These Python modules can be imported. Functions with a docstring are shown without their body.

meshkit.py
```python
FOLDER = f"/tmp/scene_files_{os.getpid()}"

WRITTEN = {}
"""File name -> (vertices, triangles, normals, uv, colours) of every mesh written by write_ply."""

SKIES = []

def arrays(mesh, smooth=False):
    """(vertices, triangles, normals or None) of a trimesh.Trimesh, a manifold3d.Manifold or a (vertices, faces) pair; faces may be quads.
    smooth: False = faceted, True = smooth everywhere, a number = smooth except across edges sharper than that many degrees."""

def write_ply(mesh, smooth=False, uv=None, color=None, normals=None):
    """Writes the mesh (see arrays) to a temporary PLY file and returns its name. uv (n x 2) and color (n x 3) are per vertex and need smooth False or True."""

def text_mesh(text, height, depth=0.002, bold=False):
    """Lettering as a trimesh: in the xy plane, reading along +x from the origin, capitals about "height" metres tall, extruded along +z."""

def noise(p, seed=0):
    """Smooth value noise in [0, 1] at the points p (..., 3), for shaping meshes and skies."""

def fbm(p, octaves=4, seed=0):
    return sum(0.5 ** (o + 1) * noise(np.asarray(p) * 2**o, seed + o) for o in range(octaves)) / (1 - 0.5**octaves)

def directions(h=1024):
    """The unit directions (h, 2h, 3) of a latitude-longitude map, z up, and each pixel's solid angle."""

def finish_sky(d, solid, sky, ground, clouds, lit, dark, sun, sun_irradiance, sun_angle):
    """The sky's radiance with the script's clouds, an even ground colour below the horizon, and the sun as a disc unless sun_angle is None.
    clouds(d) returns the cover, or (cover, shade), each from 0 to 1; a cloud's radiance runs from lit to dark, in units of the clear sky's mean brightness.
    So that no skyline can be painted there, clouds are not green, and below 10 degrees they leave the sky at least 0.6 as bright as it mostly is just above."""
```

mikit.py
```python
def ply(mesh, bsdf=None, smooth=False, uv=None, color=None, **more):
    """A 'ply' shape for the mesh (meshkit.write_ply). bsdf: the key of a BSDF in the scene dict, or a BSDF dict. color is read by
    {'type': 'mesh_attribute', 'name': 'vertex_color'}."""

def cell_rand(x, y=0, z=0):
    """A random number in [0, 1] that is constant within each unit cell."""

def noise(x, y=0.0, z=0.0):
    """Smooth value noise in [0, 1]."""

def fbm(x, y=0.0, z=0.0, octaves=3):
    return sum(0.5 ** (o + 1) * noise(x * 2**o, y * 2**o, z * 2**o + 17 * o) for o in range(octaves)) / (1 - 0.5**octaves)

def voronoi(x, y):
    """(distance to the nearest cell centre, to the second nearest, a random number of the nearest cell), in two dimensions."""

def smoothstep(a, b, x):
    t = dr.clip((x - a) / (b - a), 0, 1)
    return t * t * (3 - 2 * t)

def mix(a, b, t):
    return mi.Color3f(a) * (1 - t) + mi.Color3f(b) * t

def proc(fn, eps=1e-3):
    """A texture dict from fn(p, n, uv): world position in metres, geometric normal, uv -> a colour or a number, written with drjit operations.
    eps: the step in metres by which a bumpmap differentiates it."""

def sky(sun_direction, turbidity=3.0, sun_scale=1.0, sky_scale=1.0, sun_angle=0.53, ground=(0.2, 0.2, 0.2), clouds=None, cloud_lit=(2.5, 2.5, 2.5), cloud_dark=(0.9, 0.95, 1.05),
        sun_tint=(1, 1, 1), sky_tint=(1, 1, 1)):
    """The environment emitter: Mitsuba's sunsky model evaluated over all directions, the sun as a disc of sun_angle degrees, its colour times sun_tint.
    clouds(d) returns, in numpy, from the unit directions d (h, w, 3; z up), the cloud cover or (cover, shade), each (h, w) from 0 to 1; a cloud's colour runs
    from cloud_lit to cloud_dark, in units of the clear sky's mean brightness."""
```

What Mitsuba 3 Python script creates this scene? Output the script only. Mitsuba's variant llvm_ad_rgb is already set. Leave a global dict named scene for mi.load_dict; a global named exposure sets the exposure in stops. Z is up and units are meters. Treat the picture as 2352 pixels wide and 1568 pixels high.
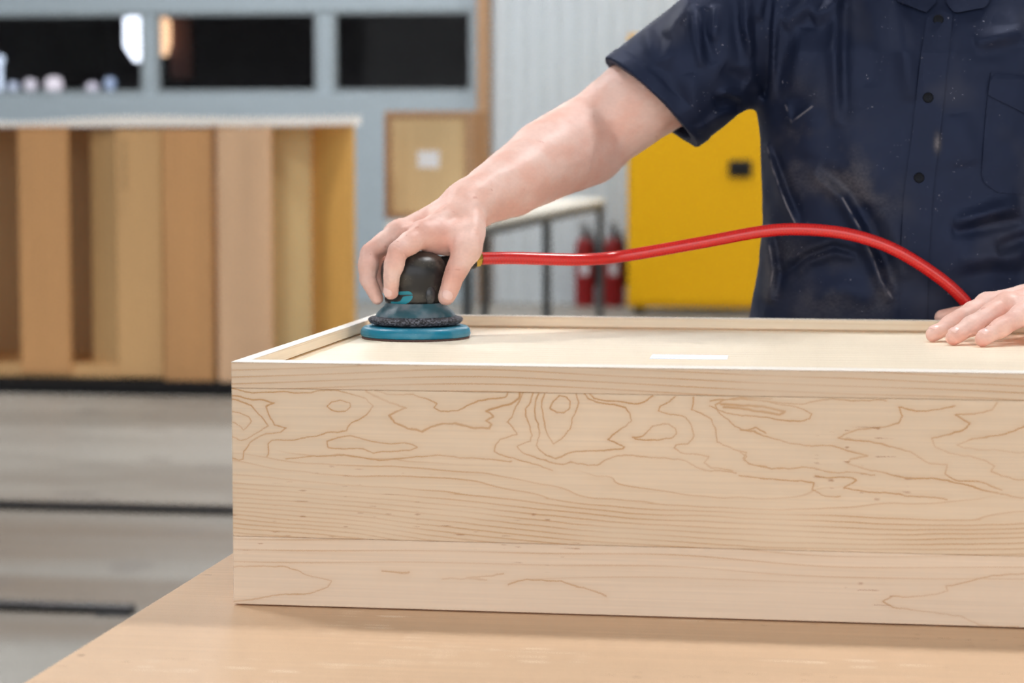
import math, random
import numpy as np
import trimesh
import drjit as dr
import mitsuba as mi
import mikit, meshkit
from mikit import noise, fbm, smoothstep, mix, proc, cell_rand

# ------------------------------------------------------------------ camera
CAM = np.array([0.5961, -2.1396, 1.2751])
YAW, PITCH, F = 0.1556, 0.0817, 5553.0
FWD = np.array([-math.sin(YAW) * math.cos(PITCH), math.cos(YAW) * math.cos(PITCH), -math.sin(PITCH)])
RIGHT = np.array([math.cos(YAW), math.sin(YAW), 0.0])
UP = np.cross(RIGHT, FWD)
T = mi.ScalarTransform4f
scene, labels = {}, {}
scene['camera'] = {'type': 'thinlens', 'fov': math.degrees(2 * math.atan(1176 / F)), 'fov_axis': 'x',
                   'to_world': T().look_at(origin=CAM.tolist(), target=(CAM + FWD).tolist(), up=UP.tolist()),
                   'aperture_radius': 0.0066, 'focus_distance': 2.42, 'near_clip': 0.05, 'far_clip': 200.0}
# ------------------------------------------------------------------ light
exposure = 2.2
SKY_SCALE = 1.0
LAMP = (16.2, 16.2, 16.4)
scene['sky'] = mikit.sky((0.3, -0.8, 0.7), turbidity=4.0, sun_scale=0.0, sky_scale=2.5, ground=(0.32, 0.31, 0.30),
                         clouds=lambda d: np.ones(d.shape[:2]), cloud_lit=(1.6, 1.62, 1.66), cloud_dark=(1.5, 1.5, 1.55))
# (x, y) of the high-bay lamps under the roof; their builder stands further down
LAMPS = [(-3.2, 2.3), (2.2, 2.2), (-5.6, 9.6), (1.4, 9.6), (-3.4, 14.2), (2.6, 14.2), (7.0, 5.0)]
LAMP_Z = 6.1


def unp(px, py):
    return FWD + (px - 1176) / F * RIGHT - (py - 784) / F * UP


def at(px, py, y):
    """The point at depth y (metres from the box's front) that a pixel of the photograph shows."""
    d = unp(px, py)
    return CAM + d * (y - CAM[1]) / d[1]


def onz(px, py, z):
    d = unp(px, py)
    return CAM + d * (z - CAM[2]) / d[2]


def srgb(*c):
    return [((v / 255) / 12.92 if v / 255 <= 0.04045 else ((v / 255 + 0.055) / 1.055) ** 2.4) for v in c]


# ------------------------------------------------------------------ helpers
def tag(key, label=None, cat=None, group=None, kind=None):
    d = labels.setdefault(key, {})
    for k, v in (('label', label), ('category', cat), ('group', group), ('kind', kind)):
        if v is not None:
            d[k] = v
    return key


def free(key):
    if key not in scene:
        return key
    n = 1
    while f'{key}_{n:03d}' in scene:
        n += 1
    return f'{key}_{n:03d}'


def add(key, mesh, bsdf, smooth=False, **more):
    key = free(key)
    scene[key] = mikit.ply(mesh, bsdf, smooth=smooth, **more)
    return key


def cbox(x0, x1, y0, y1, z0, z1, b=0.0015):
    """A box with chamfered edges."""
    b = min(b, (x1 - x0) * .45, (y1 - y0) * .45, (z1 - z0) * .45)
    pts = []
    for sx in (0, 1):
        for sy in (0, 1):
            for sz in (0, 1):
                c = [(x0, x1)[sx], (y0, y1)[sy], (z0, z1)[sz]]
                s = [(1, -1)[sx] * b, (1, -1)[sy] * b, (1, -1)[sz] * b]
                for k in range(3):
                    q = list(c)
                    for j in range(3):
                        if j != k:
                            q[j] += s[j]
                    pts.append(q)
    return trimesh.convex.convex_hull(np.array(pts))


def join(*ms):
    return trimesh.util.concatenate(list(ms))


def lathe(profile, n=72, c=(0, 0, 0)):
    """profile [(r, z)] bottom to top, closed on the axis where r = 0."""
    pr = np.array(profile, float)
    m = trimesh.creation.revolve(pr, sections=n)
    if m.volume < 0:
        m.invert()
    m.apply_translation(c)
    return m


def tube(pts, r, n=16, caps=True):
    p = np.asarray(pts, float)
    r = np.broadcast_to(np.asarray(r, float), (len(p),))
    t = np.gradient(p, axis=0)
    t /= np.linalg.norm(t, axis=1, keepdims=True)
    a = np.cross(t[0], [0, 0, 1.0] if abs(t[0][2]) < .9 else [1.0, 0, 0])
    A = []
    for k in range(len(p)):
        a = a - t[k] * (a @ t[k])
        a /= np.linalg.norm(a)
        A.append(a.copy())
    A = np.array(A)
    B = np.cross(t, A)
    ang = np.arange(n) * 2 * np.pi / n
    v = p[:, None] + r[:, None, None] * (np.cos(ang)[None, :, None] * A[:, None] + np.sin(ang)[None, :, None] * B[:, None])
    v = v.reshape(-1, 3)
    i, j = np.meshgrid(np.arange(len(p) - 1), np.arange(n), indexing='ij')
    q = np.stack([i * n + j, i * n + (j + 1) % n, (i + 1) * n + (j + 1) % n, (i + 1) * n + j], -1).reshape(-1, 4)
    f = np.vstack([q[:, [0, 1, 2]], q[:, [0, 2, 3]]])
    if caps:
        v = np.vstack([v, p[0], p[-1]])
        k = np.arange(n)
        m0, m1, off = len(v) - 2, len(v) - 1, (len(p) - 1) * n
        f = np.vstack([f, np.stack([k * 0 + m0, (k + 1) % n, k], 1), np.stack([k * 0 + m1, off + k, off + (k + 1) % n], 1)])
    return trimesh.Trimesh(v, f, process=False)


def spline(pts, n):
    """Catmull-Rom through the points."""
    p = np.asarray(pts, float)
    p = np.vstack([2 * p[0] - p[1], p, 2 * p[-1] - p[-2]])
    out = []
    for s in np.linspace(0, len(p) - 3 - 1e-9, n):
        i = int(s)
        t = s - i
        a, b, c, d = p[i:i + 4]
        out.append(.5 * (2 * b + (c - a) * t + (2 * a - 5 * b + 4 * c - d) * t * t + (3 * b - a - 3 * c + d) * t ** 3))
    return np.array(out)


def slab(p, q, th, z0, z1, b=.002):
    """An upright board from p to q (x, y), th thick, away from the right-hand side of p->q."""
    p, q = np.array(p[:2], float), np.array(q[:2], float)
    L = np.linalg.norm(q - p)
    m = cbox(0, L, min(0, th), max(0, th), z0, z1, b)
    a = math.atan2(*(q - p)[::-1])
    M = trimesh.transformations.rotation_matrix(a, [0, 0, 1])
    M[:2, 3] = p
    m.apply_transform(M)
    return m


# ---- implicit bodies: a sparse grid of dual cells (surface nets)
def smin(a, b, k):
    h = np.clip(.5 + .5 * (b - a) / k, 0, 1)
    return b * (1 - h) + a * h - k * h * (1 - h)


def cone(p, a, b, ra, rb):
    """Signed distance to the hull of two balls."""
    a, b = np.asarray(a, float), np.asarray(b, float)
    ba = b - a
    l2 = ba @ ba
    rr = ra - rb
    a2 = l2 - rr * rr
    il2 = 1 / l2
    pa = p - a
    y = pa @ ba
    z = y - l2
    x2 = ((pa * l2 - y[:, None] * ba) ** 2).sum(1)
    y2, z2 = y * y * l2, z * z * l2
    k = np.sign(rr) * rr * rr * x2
    return np.where(np.sign(z) * a2 * z2 > k, np.sqrt(x2 + z2) * il2 - rb,
                    np.where(np.sign(y) * a2 * y2 < k, np.sqrt(x2 + y2) * il2 - ra, (np.sqrt(x2 * a2 * il2) + y * rr) * il2 - ra))


def nets(f, lo, hi, h, block=8, slack=1.6):
    lo, hi = np.asarray(lo, float), np.asarray(hi, float)
    nb = np.ceil((hi - lo) / (h * block)).astype(int)
    bi = np.stack(np.meshgrid(*[np.arange(n) for n in nb], indexing='ij'), -1).reshape(-1, 3)
    half = h * block / 2
    d = f(lo + bi * h * block + half)
    bi = bi[np.abs(d) < half * 1.7321 * slack]
    loc = np.stack(np.meshgrid(*[np.arange(block)] * 3, indexing='ij'), -1).reshape(-1, 3)
    cells = (bi[:, None] * block + loc).reshape(-1, 3)
    dim = nb * block + 2
    enc = lambda c: (c[:, 0] * dim[1] + c[:, 1]) * dim[2] + c[:, 2]
    off = np.array([[i, j, k] for i in (0, 1) for j in (0, 1) for k in (0, 1)])
    ck = enc((cells[:, None] + off).reshape(-1, 3))
    uq, inv = np.unique(ck, return_inverse=True)
    c = np.stack([uq // (dim[1] * dim[2]), uq // dim[2] % dim[1], uq % dim[2]], 1)
    val = np.concatenate([f(lo + part * h) for part in np.array_split(c, max(1, len(c) // 200000))])
    V = val[inv].reshape(-1, 8)
    on = (V.min(1) < 0) & (V.max(1) >= 0)
    cells, V = cells[on], V[on]
    acc, cnt = np.zeros((len(cells), 3)), np.zeros(len(cells))
    for i in range(8):
        for j in range(i + 1, 8):
            if np.abs(off[i] - off[j]).sum() == 1:
                a, b = V[:, i], V[:, j]
                x = (a < 0) != (b < 0)
                t = np.where(x, a / np.where(x, a - b, 1), 0)
                acc += np.where(x[:, None], off[i] + t[:, None] * (off[j] - off[i]), 0)
                cnt += x
    verts = lo + (cells + acc / cnt[:, None]) * h
    keys = enc(cells)
    order = np.argsort(keys)
    ks = keys[order]

    def find(cc):
        k = enc(cc)
        i = np.minimum(np.searchsorted(ks, k), len(ks) - 1)
        return np.where(ks[i] == k, order[i], -1)

    faces = []
    for ax in range(3):
        o = [0, 0, 0]
        o[ax] = 1
        a, b = V[:, 0], V[:, o[0] * 4 + o[1] * 2 + o[2]]
        x = np.nonzero((a < 0) != (b < 0))[0]
        u, v = np.eye(3, dtype=int)[(ax + 1) % 3], np.eye(3, dtype=int)[(ax + 2) % 3]
        q = np.stack([x, find(cells[x] - u), find(cells[x] - u - v), find(cells[x] - v)], 1)
        ok = (q >= 0).all(1)
        q = q[ok]
        fl = a[x][ok] < 0
        q[~fl] = q[~fl][:, ::-1]
        faces.append(q)
    q = np.vstack(faces)
    return trimesh.Trimesh(verts, np.vstack([q[:, [0, 1, 2]], q[:, [0, 2, 3]]]), process=False)


def relax(m, n=6):
    from scipy.sparse import coo_matrix
    e = m.edges_unique
    N = len(m.vertices)
    A = coo_matrix((np.ones(2 * len(e)), (np.r_[e[:, 0], e[:, 1]], np.r_[e[:, 1], e[:, 0]])), shape=(N, N)).tocsr()
    deg = np.maximum(np.asarray(A.sum(1)).ravel(), 1)[:, None]
    v = np.array(m.vertices)
    for _ in range(n):
        v = v + .50 * (A @ v / deg - v)
        v = v - .52 * (A @ v / deg - v)
    return trimesh.Trimesh(v, m.faces, process=False)


# ------------------------------------------------------------------ materials
def princ(name, color, rough=.5, twosided=False, **kw):
    b = {'type': 'principled', 'base_color': color if isinstance(color, dict) else {'type': 'rgb', 'value': list(color)}, 'roughness': rough, **kw}
    scene[name] = {'type': 'twosided', 'bsdf': b} if twosided else b
    return name


RIM = 1.076            # height of the maple box's upper rim
BOX_H = 0.226
BENCH = RIM - BOX_H    # bench top


def iso(field, x, y, w, tail):
    """Growth-ring lines: where the field passes whole numbers; w = width in metres, tail = soft side."""
    e = 0.0006
    f0 = field(x, y)
    g = dr.sqrt(dr.square((field(x + e, y) - f0) / e) + dr.square((field(x, y + e) - f0) / e)) + 1.0
    fr = f0 - dr.floor(f0)
    d = fr / g
    d2 = (1 - fr) / g
    core = 1 - smoothstep(w * .4, w, dr.minimum(d, d2))
    soft = dr.exp(-d / tail) * smoothstep(0, .0005, d)
    return core, soft


def fibre(x, y):
    return fbm(x * 9.0, y * 700.0, 3.0, 2) - .5


def streaks(x, y, s):
    """Short dark flecks along the grain."""
    n = noise(x * 75.0, y * 620.0, s)
    m = noise(x * 7.0, y * 20.0, s + 9.0)
    return smoothstep(.88, .98, n) * smoothstep(.66, .82, m)


def bump(x, y, cx, cy, rx, ry, a):
    return a * dr.exp(-(dr.square((x - cx) / rx) + dr.square((y - cy) / ry)))


# knots and burls of the figured middle board: x, height below the rim, half sizes, strength
KNOTS = [(.098, .040, .020, .010, 1.7), (.115, .073, .045, .008, 1.2), (.008, .058, .030, .020, 2.6), (.185, .055, .040, .018, -2.6), (.302, .045, .020, .032, 3.0), (.303, .037, .010, .010, 1.2),
         (.395, .063, .018, .011, 1.5), (.505, .042, .050, .012, 3.2), (.475, .040, .02, .006, 1.2), (.43, .058, .03, .03, -1.3), (.60, .056, .05, .022, -2.2), (.70, .070, .05, .020, 2.4), (.84, .055, .05, .02, 2.2)]


def middle_field(x, y):
    v = (y - .026 * (x - .2)) / .226
    wob = fbm(x * 7.0 + 3.0, y * 26.0, 1.3, 3) - .5
    fine = noise(x * 60.0, y * 120.0, 7.0) - .5
    up = 1 - smoothstep(.25, .47, v)
    g = 7.0 * v + 17.0 * dr.maximum(v - .36, 0) + 26.0 * dr.maximum(v - .52, 0) + 2.6 * dr.sin(x * 5.2 + 2.4) * smoothstep(.3, .6, v)
    f = g + up * 6.2 * wob + (1 - up) * 4.4 * (fbm(x * 4.6 + 1.0, y * 19.0, 6.3, 3) - .5) + fine * (.12 + .46 * up)
    k = mi.Float(0)
    for cx, cy, rx, ry, a in KNOTS:
        k += bump(x, y, cx, cy, rx, ry, a)
    return f + k


def upper_field(x, y):
    return 150.0 * y + 1.6 * (fbm(x * 4.5, y * 22.0, 5.1, 2) - .5) + 1.1 * dr.sin(x * 6.0)


def lower_field(x, y):
    w = y - .161
    return 95.0 * w - 1.1 * smoothstep(.02, .05, w) * dr.sin(x * 7.5 + .9) * 1.6 + 3.2 * (fbm(x * 3.6, y * 17.0, 9.4, 2) - .5) + bump(x, w, .0, .05, .08, .012, 2.0) + bump(x, w, .72, .055, .10, .012, 2.4)


# growth-ring outlines of the figured middle board and the arches of the lower board: (origin x, y, scale of the measured points), points
GA, GB, GC = (500, 820, 2.5288), (1100, 820, 2.5288), (1700, 820, 2.0966)
RINGS = [
    (GA, .9, '630 285 655 258 710 245 765 262 772 285 745 308 700 315 655 308 630 285'),
    (GA, .8, '80 178 200 200 400 207 540 210 600 190 700 190 790 215 860 245 910 290 870 335 790 380 750 430 640 437 560 465 440 475 320 485 298 510 300 560 290 575'),
    (GA, 1., '80 222 200 240 330 262 280 285 300 350 330 385 400 405 370 430 260 452 195 495 160 545 150 590 125 595 78 575'),
    (GA, .9, '80 240 150 262 195 275 235 330 290 395 250 425 180 470 140 483 78 460'),
    (GA, .8, '78 322 130 330 180 350 195 380 180 405 150 425 128 405 78 383'),
    (GA, 1.5, '860 195 920 230 1000 265 1090 287 1040 315 1000 345 1030 385 1080 405 1120 420 1190 432 1230 405 1310 380 1380 382 1460 412 1580 420 1590 400 1560 375 1600 345 1580 320 1555 308 1600 290 1697 265 1750 240 1755 208'),
    (GA, .9, '915 195 980 215 1040 220 1130 215 1190 240 1275 270 1255 290 1300 310 1400 310 1450 280 1510 250 1620 238 1672 225 1682 205'),
    (GA, .9, '640 525 640 485 700 465 770 460 850 480 950 495 1060 500 1140 508 1165 525 1120 545 950 545 900 560 850 535 760 530 640 525'),
    (GA, .9, '400 600 560 580 680 572 780 575 850 592 940 603 1060 590 1200 578 1300 572 1400 585 1520 583 1700 606'),
    (GB, .9, '258 208 240 245 205 300 190 345 165 375 225 445 120 480 90 510 80 545 110 565 200 590 330 630 430 660'),
    (GB, .9, '318 210 300 265 272 300 275 345 305 395 315 450 300 490 220 520 260 560 340 590 420 615 480 618 530 602 580 625 640 637 690 625 740 590 800 573 900 573 1100 585 1200 598 1260 640 1330 655 1500 675'),
    (GB, 1., '350 212 330 270 325 320 350 380 360 450 340 520 360 550 400 580 450 592 490 570 560 555 700 545 840 535 850 522 745 475 770 450 850 405 885 370 870 330 845 295 780 278 700 270 640 250 600 212'),
    (GB, .9, '382 212 368 290 380 330 390 400 440 512 490 475 535 420 548 350 580 270 560 212'),
    (GB, .9, '430 265 420 300 450 325 490 330 520 305 525 265 500 230 460 222 430 265'),
    (GB, 1., '640 212 670 245 730 255 830 262 920 268 970 250 1015 225'),
    (GB, .9, '900 465 960 455 1000 420 1020 398 1100 392 1140 415 1150 445 1120 470 1040 482 910 470'),
    (GB, .9, '1140 225 1100 260 1055 285 1045 312 1110 335 1200 350 1235 400 1250 460 1220 500 1150 510 1140 525 1180 550 1330 580 1310 610 1350 640 1480 665'),
    (GB, .9, '1250 228 1240 300 1300 335 1355 370 1385 430 1380 500 1470 540 1560 545 1540 580 1570 615 1668 632'),
    (GB, .9, '1700 240 1540 232 1420 250 1370 280 1390 320 1450 360 1490 405 1540 420 1600 405 1668 440'),
    (GC, .8, '-150 215 -50 203 80 205 180 225 280 245 345 275 335 298 280 308 180 300 80 285 -60 268 -150 240'),
    (GC, 1.7, '-90 225 0 232 60 235 140 245 210 262 190 275 100 262 0 245 -80 240'),
    (GC, .8, '0 195 100 208 250 225 310 225 400 205 550 212 700 210'),
    (GC, 1., '0 350 60 350 110 375 200 400 320 422 450 430 560 465 610 478 540 495 520 515 600 535 700 550 800 580 960 590 1050 605 1150 640 1300 665 1400 672'),
    (GC, 1., '1030 240 900 265 760 245 780 285 760 320 700 340 580 350 475 388 560 405 700 420 830 460 910 515 990 520 985 565 1050 590 1150 605 1260 640'),
    (GC, 1., '1240 215 1220 250 1110 275 1030 285 1110 322 1050 355 930 388 940 430 1000 460 1120 480 1230 530 1210 555 1260 575 1400 590'),
    (GC, .9, '1420 300 1310 360 1160 390 1040 420 1080 435 1200 450 1420 456'),
    (GC, .8, '0 455 35 470 20 490 60 515 150 530 300 530 420 550 640 560'),
    (GC, .9, '0 570 150 585 350 605 340 635 400 660 480 670'), (GC, .9, '360 575 480 575 560 595 500 635 600 650 720 660 900 670 1000 690'),
]
ARCHES = [
    (GA, .9, '88 1210 250 1210 380 1218 440 1238 530 1275 660 1305 640 1340 590 1358 460 1375 330 1380 200 1410 90 1425'),
    (GB, 1., '180 1325 230 1298 320 1288 430 1292 520 1318 620 1350 740 1390'), (GA, 1.3, '960 1240 1060 1250 1110 1248'), (GA, 1., '1300 1290 1500 1275 1560 1290 1450 1275 1668 1262'),
    (GC, .9, '1400 1048 1220 1050 1100 1080 990 1100 1000 1125 880 1145 740 1155 690 1180 740 1205 850 1220 1000 1245 1080 1260 1150 1290 1340 1300'),
]


def outline_segments(rings):
    out = []
    for (ox, oy, sc), amt, text in rings:
        v = np.array(text.split(), float).reshape(-1, 2)
        q = np.array([at(ox + a / sc, oy + b / sc, 0.0) for a, b in v])
        q = np.stack([q[:, 0], RIM - q[:, 2]], 1)
        p = np.vstack([2 * q[0] - q[1], q, 2 * q[-1] - q[-2]])
        fine = [q[0]]
        for i in range(len(q) - 1):
            if np.linalg.norm(q[i + 1] - q[i]) > .012:
                fine.append((9 * (p[i + 1] + p[i + 2]) - p[i] - p[i + 3]) / 16)
            fine.append(q[i + 1])
        out += [(fine[i], fine[i + 1], amt) for i in range(len(fine) - 1)]
    return out


def outlines(segs, x, y):
    j = .0016
    x = x + j * (fbm(x * 190.0, y * 190.0, 1.0, 2) - .5) + .003 * (noise(x * 55.0, y * 55.0, 8.0) - .5)
    y = y + j * (fbm(x * 150.0, y * 190.0, 5.0, 2) - .5) + .003 * (noise(x * 55.0, y * 55.0, 3.0) - .5)
    core, soft = mi.Float(0), mi.Float(9)
    for a, b, amt in segs:
        dx, dy = float(b[0] - a[0]), float(b[1] - a[1])
        t = dr.clip(((x - float(a[0])) * dx + (y - float(a[1])) * dy) / (dx * dx + dy * dy), 0, 1)
        d = dr.sqrt(dr.square(x - float(a[0]) - t * dx) + dr.square(y - float(a[1]) - t * dy))
        soft = dr.minimum(soft, d / amt)
    return 1 - smoothstep(.00025, .0010, soft), dr.exp(-soft / .0028)


MAPLE, RING, FLECK = srgb(223, 202, 176), srgb(192, 150, 104), srgb(158, 108, 66)


def front_tex(field, base, ringness, rings=None, v0=0, v1=0, tilt=0.0):
    segs = outline_segments(rings) if rings else None

    def fn(p, n, uv):
        x, y = p.x, RIM - p.z
        core, soft = iso(field, x, y, .00085, .0035)
        if segs:
            # the traced figure fills one zone of the board, the plain rings the other
            zone = smoothstep(v0, v1, y - tilt * dr.maximum(x - .12, 0) + .010 * (noise(x * 9.0, 0.0, 3.0) - .5))
            oc, os_ = outlines(segs, x, y)
            core, soft = dr.maximum(core * zone * .75, oc), dr.maximum(soft * zone, os_)
        big = fbm(x * 3.0, y * 15.0, 4.0, 2) - .5
        c = mi.Color3f(base) * (1 + .10 * fibre(x, y) + .16 * big)
        amt = ringness * (.35 + 1.05 * noise(x * 14.0, y * 60.0, 2.0))
        c = mix(c, RING, dr.clip(core * .66 * amt + soft * .22 * amt, 0, 1))
        return mix(c, FLECK, .75 * streaks(x, y, 3.0))
    return proc(fn)


def board_tex(base, ring, freq, seed):
    """Plain straight-grained timber; the grain runs along the longest run of the face."""
    def fn(p, n, uv):
        ax, ay, az = dr.abs(n.x), dr.abs(n.y), dr.abs(n.z)
        top = (az > ax) & (az > ay)
        side = ~top & (ax > ay)
        u = dr.select(side, p.y, p.x)
        w = dr.select(top, p.y, p.z)
        f = w * freq + 1.6 * (fbm(u * 3.2, w * 16.0, seed, 2) - .5)
        fr = f - dr.floor(f)
        line = dr.exp(-fr * 7.0) * .5 + (1 - smoothstep(0, .06, dr.minimum(fr, 1 - fr))) * .6
        c = mi.Color3f(base) * (1 + .10 * fibre(u, w) + .14 * (fbm(u * 2.0, w * 9.0, seed + 4.0, 2) - .5))
        return mix(c, ring, dr.clip(line * .32, 0, 1))
    return proc(fn)


def upright_tex(base, ring, seed, freq=38.0):
    """Timber whose grain stands upright."""
    def fn(p, n, uv):
        u = p.x + p.y * .83
        f = u * freq + 2.2 * (fbm(u * 9.0, p.z * 1.6, seed, 2) - .5)
        fr = f - dr.floor(f)
        c = mi.Color3f(base) * (1 + .30 * (fbm(u * 7.0, p.z * .9, seed + 2.0, 2) - .5))
        return mix(c, ring, .45 * fr * fr)
    return proc(fn)


princ('maple_upper', front_tex(upper_field, srgb(218, 197, 172), .75), .42, specular=.35)
princ('maple_middle', front_tex(middle_field, MAPLE, 1.0, RINGS, .076, .090, .058), .42, specular=.35)
princ('maple_lower', front_tex(lower_field, srgb(227, 206, 183), .8, ARCHES, .196, .182), .42, specular=.35)
princ('maple_rail', board_tex(srgb(234, 216, 190), srgb(200, 164, 122), 80.0, 3.3), .42, specular=.35)
princ('maple_panel', board_tex(srgb(238, 225, 202), srgb(214, 186, 146), 45.0, 8.1), .40, specular=.4)


def bench_fn(p, n, uv):
    x, y = p.x, p.y
    c = mi.Color3f(srgb(208, 176, 144)) * (1 + .12 * (fbm(x * 5.0, y * 420.0, 1.0, 2) - .5) + .16 * (fbm(x * 3.0, y * 5.0, 6.0, 3) - .5))
    pale = smoothstep(.80, .92, noise(x * 26.0, y * 330.0, 3.0)) * smoothstep(.66, .80, noise(x * 7.0, y * 11.0, 5.0))
    c = mix(c, srgb(240, 222, 200), .6 * pale)
    dark = smoothstep(.9, .97, noise(x * 45.0, y * 240.0, 8.0)) * smoothstep(.68, .8, noise(x * 6.0, y * 8.0, 2.0))
    return mix(c, srgb(140, 100, 66), .5 * dark)


princ('lit_rim_strip', srgb(244, 238, 228), .45, specular=.35)  # near-white strip added so the rim looks brightly lit
princ('bench_board', proc(bench_fn), .5, specular=.35)


def floor_fn(p, n, uv):
    x, y = p.x, p.y
    a = fbm(x * .9, y * 1.6, 2.0, 4)
    b = fbm(x * .25 + 5, y * 1.7, 7.0, 3)
    c = mix(srgb(130, 126, 119), srgb(149, 146, 139), smoothstep(.3, .7, a))
    brown = smoothstep(.30, .56, b + .25 * (a - .5)) * (1 - smoothstep(4.4, 7.5, y + 1.2 * (a - .5)))  # bench shade and floor reflections painted as brown patches
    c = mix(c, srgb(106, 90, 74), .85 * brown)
    spots = smoothstep(.74, .84, fbm(x * 3.0, y * 4.0, 12.0, 2))
    return mix(c, srgb(104, 98, 94), .4 * spots)


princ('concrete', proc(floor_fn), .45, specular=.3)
princ('wall_paint', srgb(162, 175, 184), .6)
princ('wall_panel_a', srgb(194, 202, 208), .45)
princ('frame_grey', srgb(140, 150, 156), .5)
princ('ceiling_white', srgb(225, 226, 226), .8)
princ('side_wall', srgb(200, 204, 206), .8)
princ('office_paint', srgb(150, 150, 154), .8)
scene['pane_glass'] = {'type': 'thindielectric', 'int_ior': 1.13}
princ('black_steel', srgb(18, 18, 20), .6, specular=.25)
princ('dark_steel', srgb(60, 64, 66), .5, specular=.3)
princ('grey_steel', srgb(150, 156, 160), .4)
princ('bench_top_pale', srgb(214, 208, 196), .5)
princ('yellow_paint', srgb(216, 164, 0), .5, specular=.2)
princ('red_paint', srgb(128, 6, 12), .35, specular=.35)
princ('paper_white', srgb(226, 230, 236), .7)
princ('plywood', upright_tex(srgb(205, 178, 134), srgb(190, 158, 110), 2.2, 20.0), .55)
princ('timber', upright_tex(srgb(172, 136, 102), srgb(150, 110, 76), 4.2, 60.0), .55)
princ('timber_dark', upright_tex(srgb(150, 106, 62), srgb(120, 80, 44), 4.7, 60.0), .55)
WOODS = []
for i, (b, r) in enumerate([((208, 156, 102), (178, 122, 70)), ((214, 170, 116), (190, 142, 88)), ((226, 186, 148), (206, 162, 122)), ((228, 206, 152), (212, 182, 122)), ((218, 168, 90), (192, 136, 60)), ((196, 158, 108), (164, 124, 78))]):
    WOODS.append(princ(f'carcass_wood_{i}', upright_tex(srgb(*b), srgb(*r), 1.7 * i + .6), .5))
princ('pale_edge', srgb(250, 245, 238), .6)

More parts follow.
